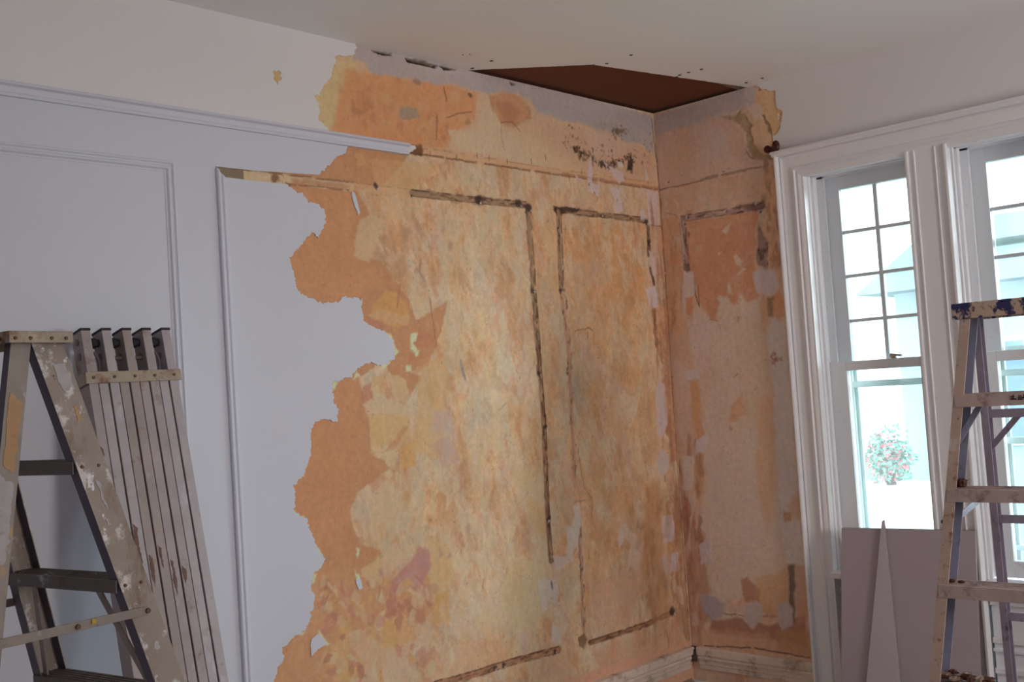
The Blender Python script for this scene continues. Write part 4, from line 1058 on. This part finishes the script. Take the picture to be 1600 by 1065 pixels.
MB().box(XL, .3, YN - .15, YN, 0, HC).build('wall_near', WHITE_UP)['kind'] = 'structure'

# ------------------------------------------------------------------ ladders
def ladder(name, p, mats, steps, rear_bars, label, near, web=.060, rweb=.036, cap_h=.022, tread=.082, lip=.030, floor_z=0.0, cap_over=.012, cap_dz=.0, mixed=False, braces=(), spread_at=(.54, .53), rear_brace=(), far_cap=True):
    ax, ay, H, th, wt, k_, sf, sr, c = p
    es = np.array([math.cos(th), math.sin(th), 0.0]); ef = np.array([es[1], -es[0], 0.0]); ez = np.array([0, 0, 1.0])
    root = empty(name, (ax, ay, 0), label, 'ladder')
    def pt(side, fr, drop):
        return np.array([ax, ay, H - drop]) + es * side * (wt + k_ * drop) + (ef * (c + sf * drop) if fr else -ef * (c + sr * drop))
    t = .0028
    D = H - floor_z - .02
    rails = {}
    for fr in (True, False):
        for side in (-1, 1):
            P0, P1 = pt(side, fr, -cap_dz), pt(side, fr, D)
            ax_ = (P1 - P0) / np.linalg.norm(P1 - P0)
            B = -side * es; B = B - ax_ * (B @ ax_); B /= np.linalg.norm(B)
            A = np.cross(ax_, B)
            w_, fl = (web / 2, .027) if fr else (rweb / 2, .020)
            prof = [(-w_, 0), (w_, 0), (w_, fl), (w_ - t, fl), (w_ - t, t), (-w_ + t, t), (-w_ + t, fl), (-w_, fl)]
            o = MB().prism(prof, P0, P1, A, B).build('front_rail' if fr else 'rear_rail', mats['rail' if fr else 'rear'], root, .0008)
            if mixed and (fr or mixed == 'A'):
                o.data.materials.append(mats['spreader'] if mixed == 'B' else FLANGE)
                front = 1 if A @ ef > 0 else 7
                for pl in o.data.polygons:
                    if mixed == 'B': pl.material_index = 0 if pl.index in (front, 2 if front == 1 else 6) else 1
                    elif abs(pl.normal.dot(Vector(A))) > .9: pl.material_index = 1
            rails[(side, fr)] = (ax_, A, B)
            MB().obox(P1 + B * .012 + ez * .0, A, B, ax_, w_ + .006, .018, .016).build('foot', DARK, root, .002)
    for i, d in enumerate(steps):
        L_, R_ = pt(-1, True, d) + es * .004, pt(1, True, d) - es * .004
        if i == 0 and near == 0: pass
        h = tread / 2
        prof = [(-h, 0), (h, 0), (h, -lip), (h - t, -lip), (h - t, -t), (-h + t, -t), (-h + t, -lip * .9), (-h, -lip * .9)]
        st = MB().prism(prof, L_, R_, ef, ez)
        for g in range(5): st.obox((L_ + R_) / 2 + ef * (-h * .7 + g * h * .35) + ez * .0008, es, ef, ez, np.linalg.norm(R_ - L_) / 2 - .004, .0016, .0008)
        so = st.build('step', mats['step'], root, .0008)
        for side in (-1, 1):
            q = pt(side, True, d) - side * es * .004
            rv = MB()
            for off in (-.018, .018): rv.cyl(q + side * es * .002 + ef * off + ez * -.012, q + side * es * .008 + ef * off + ez * -.012, .004, .003, 8)
            rv.build_each('rivet', RIVET, so)
    for d in rear_bars:
        L_, R_ = pt(-1, False, d), pt(1, False, d)
        MB().prism([(-.010, -.012), (.010, -.012), (.010, .012), (.0075, .012), (.0075, -.0095), (-.010, -.0095)], L_, R_, ef, ez).build('rear_bar', mats['rear'], root, .0008)
    # top cap: plate with folded lips
    cl, cd_ = wt + cap_over + .014, c + max(web, rweb) / 2 + .010
    cc = np.array([ax, ay, H + .004 + cap_dz])
    cp = MB().obox(cc + ez * .002, es, ef, ez, cl, cd_, .002)
    for sg in (-1, 1):
        cp.obox(cc + ef * sg * (cd_ - .0015) - ez * (cap_h / 2 - .002), es, ef, ez, cl, .0015, cap_h / 2)
        cp.obox(cc + es * sg * (cl - .0015) - ez * (cap_h / 2 - .002), es, ef, ez, .0015, cd_, cap_h / 2)
    co = cp.build('top_cap', mats['cap'], root, .0015)
    for sg in (-1, 1):
        rv = MB()
        for o_ in (-.8, -.35, .3, .75): rv.cyl(cc + es * sg * cl + ef * cd_ * o_ - ez * cap_h * .45, cc + es * sg * (cl + .003) + ef * cd_ * o_ - ez * cap_h * .45, .0036, .003, 10)
        for o_ in (-.85, -.7, .7, .85): rv.cyl(cc + ef * sg * cd_ + es * cl * o_ - ez * cap_h * .45, cc + ef * sg * (cd_ + .003) + es * cl * o_ - ez * cap_h * .45, .0036, .003, 10)
        rv.build_each('rivet', RIVET, co)
    # flat bars
    def flat(P0, P1, w_, th_, nrm, nm, mt, par=root):
        P0, P1 = np.asarray(P0), np.asarray(P1)
        d = P1 - P0; L_ = np.linalg.norm(d); d /= L_
        n_ = nrm - d * (nrm @ d); n_ /= np.linalg.norm(n_)
        return MB().obox((P0 + P1) / 2, d, np.cross(n_, d), n_, L_ / 2, w_ / 2, th_ / 2).build(nm, mt, par, .0008)
    for side in (-1, 1):
        off = side * es * .008
        a_, b2 = pt(side, True, spread_at[0]) + off, pt(side, False, spread_at[1]) + off
        mf = spread_at[3] if len(spread_at) > 3 else .5
        mid = a_ * (1 - mf) + b2 * mf + np.array([0, 0, spread_at[2] if len(spread_at) > 2 else 0.0])
        sp = flat(a_, mid, .017, .004, es, 'spreader', mats['spreader'])
        flat(mid + side * es * .004, b2 + side * es * .004, .017, .004, es, 'spreader_half', mats['spreader'], sp)
        MB().cyl(mid - side * es * .004, mid + side * es * .010, .006, .005, 10).cyl(a_ - side * es * .004, a_ + side * es * .006, .006, .005, 10).build_each('pivot', RIVET, sp)
    for d0, d1, frac in braces:      # from under a step down to the front rail
        for side in (-1, 1):
            q = pt(side, True, d0) - side * es * frac * (wt + k_ * d0) * 2 - ez * lip * .7 - ef * tread * .3
            flat(q, pt(side, True, d1) - side * es * .006 - ef * web * .3, .016, .004, ef, 'step_brace', mats['spreader'])
    for d0, d1, frac in rear_brace:
        for side in (-1, 1):
            q = pt(side, False, d0) - side * es * frac
            flat(q, pt(side, False, d1) - side * es * .006, .016, .004, ef, 'rear_brace', mats['rear'])
    rehang(root)
    return root, pt, es, ef

LPAR = (-3.03, -.559, 2.09, 1.748, .144, .097, .281, .212, .025)
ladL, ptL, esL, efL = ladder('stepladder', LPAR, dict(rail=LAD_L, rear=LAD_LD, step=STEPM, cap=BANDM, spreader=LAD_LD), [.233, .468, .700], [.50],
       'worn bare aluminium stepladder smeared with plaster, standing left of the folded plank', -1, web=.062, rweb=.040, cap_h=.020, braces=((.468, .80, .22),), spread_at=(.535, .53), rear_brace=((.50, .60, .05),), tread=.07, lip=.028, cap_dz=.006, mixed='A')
MB().obox(ptL(-1, True, .535) * .62 + ptL(-1, False, .53) * .38 + np.array([-.0, -.012, .003]), (1, 0, .0), (0, 1, 0), (0, 0, 1), .004, .0015, .004).build('yellow_paint_dab', YELLOW, ladL).matrix_parent_inverse = Matrix.Translation(ladL.location).inverted()

RPAR = (-.872, -1.785, 2.062, 4.769, .17, .074, .274, .269, .036)
ladR, ptR, esR, efR = ladder('stepladder', RPAR, dict(rail=LAD_R, rear=LAD_RR, step=LAD_RS, cap=CAPM, spreader=LAD_RB), [.213, .450, .682, .915, 1.15, 1.39, 1.63], [.275, .575, .865, 1.2],
       'cream crusted stepladder with blue topped cap standing in front of the windows', 0, web=.062, rweb=.036, cap_h=.040, tread=.085, lip=.032, cap_over=.006, cap_dz=.019, mixed='B', braces=((.213, .335, .14),), spread_at=(.535, .505, -.018, .22), rear_brace=((.275, .38, .10),))

# loose crumbs on the treads of the right-hand ladder
s2 = ptR(-1, True, .450); s3 = ptR(-1, True, .682); s4 = ptR(-1, True, .915)
def crumpled(name, blobs, seed, mats_, label, cat, stalk=None):
    rr = np.random.default_rng(seed)
    bm = bmesh.new()
    for (c_, r3, mi) in blobs:
        res = bmesh.ops.create_icosphere(bm, subdivisions=3, radius=1)
        fs = set(f for v_ in res['verts'] for f in v_.link_faces)
        ph = rr.uniform(0, 6, 3)
        for v_ in res['verts']:
            n_ = v_.co.copy()
            f_ = 1 + .16 * math.sin(5 * n_.x + ph[0]) * math.cos(6 * n_.z + ph[1]) + .14 * math.sin(9 * n_.y + ph[2]) + rr.uniform(-.07, .07)
            v_.co = Vector((n_.x * f_ * r3[0] + c_[0], n_.y * f_ * r3[1] + c_[1], max(0, n_.z * f_ * r3[2] + c_[2])))
        for f in fs: f.material_index = mi
    me = bpy.data.meshes.new(name); bm.to_mesh(me); bm.free()
    o = link(name, me, mats_[0])
    for m_ in mats_[1:]: me.materials.append(m_)
    return tag(o, label, cat)
a_ = s2 + esR * .020 - efR * .002
sc = crumpled('dried_scrap', [((0, .004, .008), (.010, .010, .009), 0), ((0, -.012, .011), (.011, .012, .012), 1), ((.004, -.005, .007), (.010, .014, .007), 0)], 3, [MAROON, SCRAP], 'dark maroon and brown dried scrap on the second step of the ladder by the windows', 'scrap')
sc.location = (a_[0], a_[1], a_[2] + .0015)
MB().cyl((0, -.018, .012), (0, -.029, .020), .0012, .0006, 6).build('stalk', SCRAP, sc)
b_ = s3 + esR * .024 + efR * .012
cr = crumpled('plaster_crumb', [((0, .006, .004), (.006, .009, .004), 0), ((0, -.006, .005), (.007, .007, .005), 1)], 4, [RUBBLE, SCRAP], 'pale crumb with brown edge on the third step, below the maroon scrap', 'crumb')
cr.location = (b_[0], b_[1], b_[2] + .0015)
b_ = s3 + esR * .052 + efR * .010
cr = crumpled('plaster_crumb', [((0, 0, .003), (.005, .007, .004), 0), ((0, .005, .003), (.004, .005, .003), 0)], 5, [SCRAP], 'small brown crumb right of the pale crumb on the third step', 'crumb')
cr.location = (b_[0], b_[1], b_[2] + .0015)
rr = np.random.default_rng(6)
o = crumpled('rubble_pile', [((rr.uniform(-.02, .02), .045 - .010 * k + rr.uniform(-.006, .006), .006 + rr.uniform(0, .008)), (rr.uniform(.008, .018), rr.uniform(.010, .020), rr.uniform(.004, .009)), int(rr.integers(2))) for k in range(11)], 7, [RUBBLE, SCRAP], 'heap of broken plaster on the lowest visible step of the ladder by the windows', 'rubble')
o.location = (s4[0] + esR[0] * .070, s4[1] + esR[1] * .070, s4[2] + .0050); o['kind'] = 'stuff'
# worn black stencil marks on the first step of that ladder
s1 = ptR(-1, True, .213)
mk_ = MB()
for (u_, w_, x0, h_) in ((.148, -.010, .005, .0012), (.150, -.016, .007, .0018), (.150, -.012, .0012, .006), (.166, -.009, .004, .0012), (.170, -.013, .009, .0012), (.166, -.017, .006, .0016), (.176, -.011, .0015, .006)):
    mk_.obox(s1 + esR * u_ + efR * .0432 + np.array([0, 0, w_]), esR, efR, (0, 0, 1), x0, .0004, h_)
so_ = mk_.build('stencil_mark', DARK, ladR); so_.matrix_parent_inverse = Matrix.Translation(ladR.location).inverted()
# dried smears on the near rails of the left ladder
def smear(side, fr, d0, d1, w0, w1, mat, seed):
    ax_, A, B = None, None, None
    P0, P1 = ptL(side, fr, d0), ptL(side, fr, d1)
    ax_ = (P1 - P0) / np.linalg.norm(P1 - P0)
    B = -side * esL; B = B - ax_ * (B @ ax_); B /= np.linalg.norm(B); A = np.cross(ax_, B)
    if A @ efL < 0: A = -A
    L_ = np.linalg.norm(P1 - P0)
    base = [(0, w0), (L_ * .1, w1), (L_ * .9, w1 * .95), (L_, w1 * .4), (L_ * .96, w0 * .5), (L_ * .8, w0), (L_ * .15, w0)]
    pl = ragged(base, True, .0016, seed, .005)
    n = len(pl)
    v0 = [P0 + ax_ * u + A * v_ - B * .0008 for u, v_ in pl] + [P0 + ax_ * u + A * v_ - B * .0001 for u, v_ in pl]
    mb = MB().add(v0, [tuple(range(n))] + [(i, (i + 1) % n, n + (i + 1) % n, n + i) for i in range(n)])
    o = mb.build('paint_smear', mat, ladL); o.matrix_parent_inverse = Matrix.Translation(ladL.location).inverted()
smear(-1, False, .10, .24, -.013, .013, ORANGE, 1)
smear(-1, False, .245, .40, -.017, .012, WSMEAR, 2)
smear(-1, True, .045, .10, -.004, .022, WSMEAR, 3)
smear(-1, True, .27, .33, -.004, .002, WSMEAR, 4)
smear(-1, True, .345, .36, -.012, -.006, WSMEAR, 5)
smear(-1, True, .60, .615, -.006, .006, WSMEAR, 6)
smear(-1, True, .13, .16, .006, .016, ORANGE, 7)

# ------------------------------------------------------------------ folded aluminium plank leaning on the left wall
pk = empty('folding_work_plank', (-2.52, -.30, 0), 'narrow bundle of folded ribbed aluminium planks leaning on the lavender wall', 'plank')
zt_ = 2.155; lean = .205
ang = math.atan(lean)
dn = np.array([0.011, -math.sin(ang), -math.cos(ang)]); dn /= np.linalg.norm(dn)      # down the plank
xx = np.array([1.0, 0, .0]); nn = np.cross(dn, xx); nn /= np.linalg.norm(nn)
if nn[1] > 0: nn = -nn                                                               # out of the wall
top = np.array([-2.640, -.072, zt_])
Lp = (zt_ - .004) / -dn[2]
pitch = .0285
def pkbox(x0, x1, d0, d1, n0, n1, name, mat, par=pk, bev=.0015):
    c_ = top + xx * (x0 + x1) / 2 + dn * (d0 + d1) / 2 + nn * (n0 + n1) / 2
    return MB().obox(c_, xx, dn, nn, abs(x1 - x0) / 2, abs(d1 - d0) / 2, abs(n1 - n0) / 2).build(name, mat, par, bev)
r_ = np.random.default_rng(2)
PV = [PLANKM, splattered('mortar_dusted_aluminium_pale', (176, 164, 168), [((140, 104, 84), 9, .64, .76), ((204, 198, 206), 14, .60, .74), ((150, 120, 98), 26, .62, .72)], .6, .2),
      splattered('mortar_dusted_aluminium_tan', (164, 148, 144), [((128, 92, 70), 10, .56, .72), ((200, 190, 196), 18, .62, .74), ((150, 120, 98), 28, .62, .72)], .6, .2)]
W_ = .0244
for k in range(5):
    x0 = .0 + k * .0545
    po = pkbox(x0, x0 + W_, .0, Lp, -.028, .028, 'post', PV[k % 3])
    po.parent = pk
    pkbox(x0 - .001, x0 + W_ + .001, -.003, .004, -.029, .029, 'end_cap', DARK, po, .001)
    bb = MB()
    for dd in (.028, .066):
        q = top + xx * (x0 - .002) + dn * dd
        bb.cyl(q, q + xx * .003, .009, .008, 12)
    bb.build_each('bolt_head', BOLT, po)
for k in range(4):
    x0 = k * .0545 + W_ + .0028
    pkbox(x0, x0 + W_, .118, Lp, -.024, .0255, 'slat', PV[(k + 1) % 3])
    q = top + xx * (x0 - .001) + dn * .030
    hb = MB().cyl(q, q + xx * .027, .0105, .0105, 12).cyl(q + xx * .008, q + xx * .019, .014, .014, 12); hb.build('hinge_bolt', DARK, pk)
    q = top + xx * (x0 - .001) + dn * .072 + nn * .006
    if k in (0, 3):
        hb = MB()
        for j_ in range(6):
            a0, a1 = math.pi * j_ / 6 - math.pi / 2, math.pi * (j_ + 1) / 6 - math.pi / 2
            c0 = top + xx * (x0 + .006 + .012 * math.cos(a0)) + dn * (.088 + .030 * math.sin(a0)) + nn * .008
            c1 = top + xx * (x0 + .006 + .012 * math.cos(a1)) + dn * (.088 + .030 * math.sin(a1)) + nn * .008
            hb.cyl(c0, c1, .004, .004, 8)
        hb.build('hinge_hook', BOLT, pk)
    else:
        MB().cyl(q, q + xx * .027, .0055, .0055, 10).build('hinge_pin', BOLT, pk)
bw = 4 * .0545 + W_
bo = pkbox(-.006, bw + .010, .112, .142, .028, .032, 'strap', BANDM)
pkbox(-.007, -.003, .112, .142, -.028, .032, 'strap_side', BANDM, bo)
for k in range(5):
    q = top + xx * (x0 * 0 + .013 + k * .0545) + dn * .127 + nn * .0318
    MB().cyl(q, q + nn * .003, .0042, .0035, 10).build('rivet', RIVET, bo)
for k, (x0, x1, d0, d1, n1) in enumerate([(.0565, .066, .50, .70, .0281), (.0305, .040, .64, .74, .0256), (.0850, .0935, .58, .66, .0256), (.1125, .121, .56, .62, .0281), (.140, .148, .60, .69, .0256), (.166, .176, .62, .67, .0281), (.088, .096, .88, .93, .0256), (.004, .012, .30, .34, .0281)]):
    pl = ragged([(x0, d0), (x1, d0 + .01), (x1, d1 - .02), ((x0 + x1) / 2, d1), (x0, d1 - .03)], True, .0009, 60 + k, .004)
    n = len(pl)
    mb = MB().add([top + xx * u + dn * v_ + nn * (n1 + .0006) for u, v_ in pl] + [top + xx * u + dn * v_ + nn * n1 for u, v_ in pl], [tuple(range(n))] + [(i, (i + 1) % n, n + (i + 1) % n, n + i) for i in range(n)])
    mb.build('mortar_stain', STAIN, pk)
rehang(pk)

# ------------------------------------------------------------------ plasterboard leaning under the windows
bt = empty('plasterboard_sheet', (-.17, -1.03, 0), 'large mauve grey plasterboard sheet leaning under the left window', 'board')
sl = .185; x_top = -.068; zt_b = 1.345
n_ = np.array([-1, 0, -sl]); n_ /= np.linalg.norm(n_)
def brd(y, z, off):
    return np.array([x_top - sl * (zt_b - z), y, z]) + n_ * off
def slab(poly, o0, o1, name, mat, par):
    mb = MB(); n = len(poly)
    mb.add([brd(y, z, o0) for y, z in poly] + [brd(y, z, o1) for y, z in poly], [(i, (i + 1) % n, n + (i + 1) % n, n + i) for i in range(n)] + [tuple(range(n))[::-1], tuple(range(n, 2 * n))])
    return mb.build(name, mat, par, .001)
sp_ = [(-.785, .001), (-.775, zt_b), (-1.268, zt_b + .010), (-1.300, .001)]
slab(sp_, 0, .0012, 'back_paper', BROWN, bt); slab(sp_, .0012, .0112, 'gypsum_core', painted('gypsum', (150, 138, 136), .9), bt); slab(sp_, .0112, .0125, 'face_paper', BOARD, bt)
rehang(bt)
tt = empty('plasterboard_offcut', (-.2, -.97, 0), 'tall pointed triangular plasterboard offcut leaning on the larger sheet', 'board')
tp = [(-.800, .002), (-.930, 1.30), (-.939, 1.380), (-.945, 1.383), (-.951, 1.345), (-1.098, .002)]
slab(tp, .0135, .024, 'gypsum_core', bpy.data.materials['gypsum'], tt); slab(tp, .024, .0253, 'face_paper', BOARD_L, tt)
rehang(tt)

# ------------------------------------------------------------------ maroon peg at the top corner of the window casing
pg = empty('curtain_peg', (-.03, -.57, 2.83), 'dark maroon turned peg beside the top left corner of the window casing', 'peg')
q0, q1 = PW(1199, 233, .03), PW(1212, 229, .045)
d_ = q1 - q0
mb = MB().cyl(q0 + np.array([.03, 0, 0]), q0 + np.array([-.004, 0, 0]), .0135, .0155, 14); mb.build('base_knob', MAROON, pg, .003)
MB().cyl(q0, q1, .004, .004, 10).build('stem', MAROON, pg)
bm = bmesh.new(); bmesh.ops.create_uvsphere(bm, u_segments=20, v_segments=12, radius=1)
for v_ in bm.verts: v_.co = Vector((v_.co.x * .011, v_.co.y * .0165, v_.co.z * .025))
for f in bm.faces: f.smooth = True
me = bpy.data.meshes.new('oval_knob'); bm.to_mesh(me); bm.free()
o = link('oval_knob', me, MAROON, pg)
rehang(pg); o.matrix_parent_inverse = Matrix.Identity(4); o.location = Vector(q1) - pg.location; o.rotation_euler = (.12, 0, 0)

# ------------------------------------------------------------------ outside
MB().box(.5, 30, -20, 25, -1.2, -1.0).build('ground', GRASS)['kind'] = 'structure'
nh = empty('neighbour_house', (10, 2.6, -1), 'pale sided house with slate roof far outside the windows', 'house')
hb = MB().box(9.6, 14, -6, 3.3, -1, 2.9); hb.build('wall', BRICKY, nh)
rf = MB().prism([(-.5, 0), (5.0, 0), (2.2, 1.1)], (9.6, 3.6, 2.85), (9.6, -6.3, 2.85), (1, 0, 0), (0, 0, 1)); rf.build('roof', ROOFM, nh)
for y in (2.6, .9, -.9, -3):
    f = MB().box(9.55, 9.6, y, y - .9, .9, 2.2).build('window_frame', SASHW, nh)
    MB().box(9.53, 9.56, y - .06, y - .84, .96, 2.14).build('window_glass', painted('far_glass', (110, 130, 150), .2) if y == 2.6 else bpy.data.materials['far_glass'], f)
rehang(nh)
def shrub(name, loc, rx_, ry_, rz_, n, leaf, mat, label, seed, blossoms=None):
    rr = np.random.default_rng(seed)
    root = empty(name, loc, label, 'shrub')
    mb = MB(); fl = MB()
    for k in range(n):
        d = rr.normal(0, 1, 3); d /= np.linalg.norm(d); d *= rr.uniform(.15, 1) ** .5 * (1 + .35 * math.sin(3 * d[0] + 5 * d[1] + seed) * math.cos(4 * d[2]))
        c_ = d * np.array([rx_, ry_, rz_]) + np.array([0, 0, rz_])
        c_[2] = max(c_[2], leaf + .01)
        a_ = rr.normal(0, 1, 3); a_ /= np.linalg.norm(a_); b2 = np.cross(a_, rr.normal(0, 1, 3)); b2 /= np.linalg.norm(b2)
        tgt = fl if (blossoms and rr.uniform() < blossoms and d[0] < .2) else mb
        tgt.add([c_ - a_ * leaf, c_ + b2 * leaf * .5, c_ + a_ * leaf, c_ - b2 * leaf * .5], [(0, 1, 2, 3)])
    f_ = mb.build('foliage', mat, root); f_['kind'] = 'stuff'
    MB().cyl((0, 0, 0), (0, 0, rz_), .05, .02, 8).build('stem', SCRAP, root)
    if fl.v:
        b3 = fl.build('blossom', REDM, root); b3['kind'] = 'stuff'
    return root
gw = MB().box(5.9, 6.6, 1.2, 2.9, -1.0, .795).build('garden_wall', SASHW); tag(gw, 'low white garden wall under the red flowering shrub', 'wall')
shrub('flowering_shrub', (6.2, 1.95, .796), .26, .20, .26, 1500, .030, LEAFM, 'red flowering shrub on the white garden wall outside', 5, .35)
shrub('hedge', (6.5, -.2, -1.0), .6, 1.2, .75, 2600, .08, LEAFM, 'low green hedge outside the right window', 6)
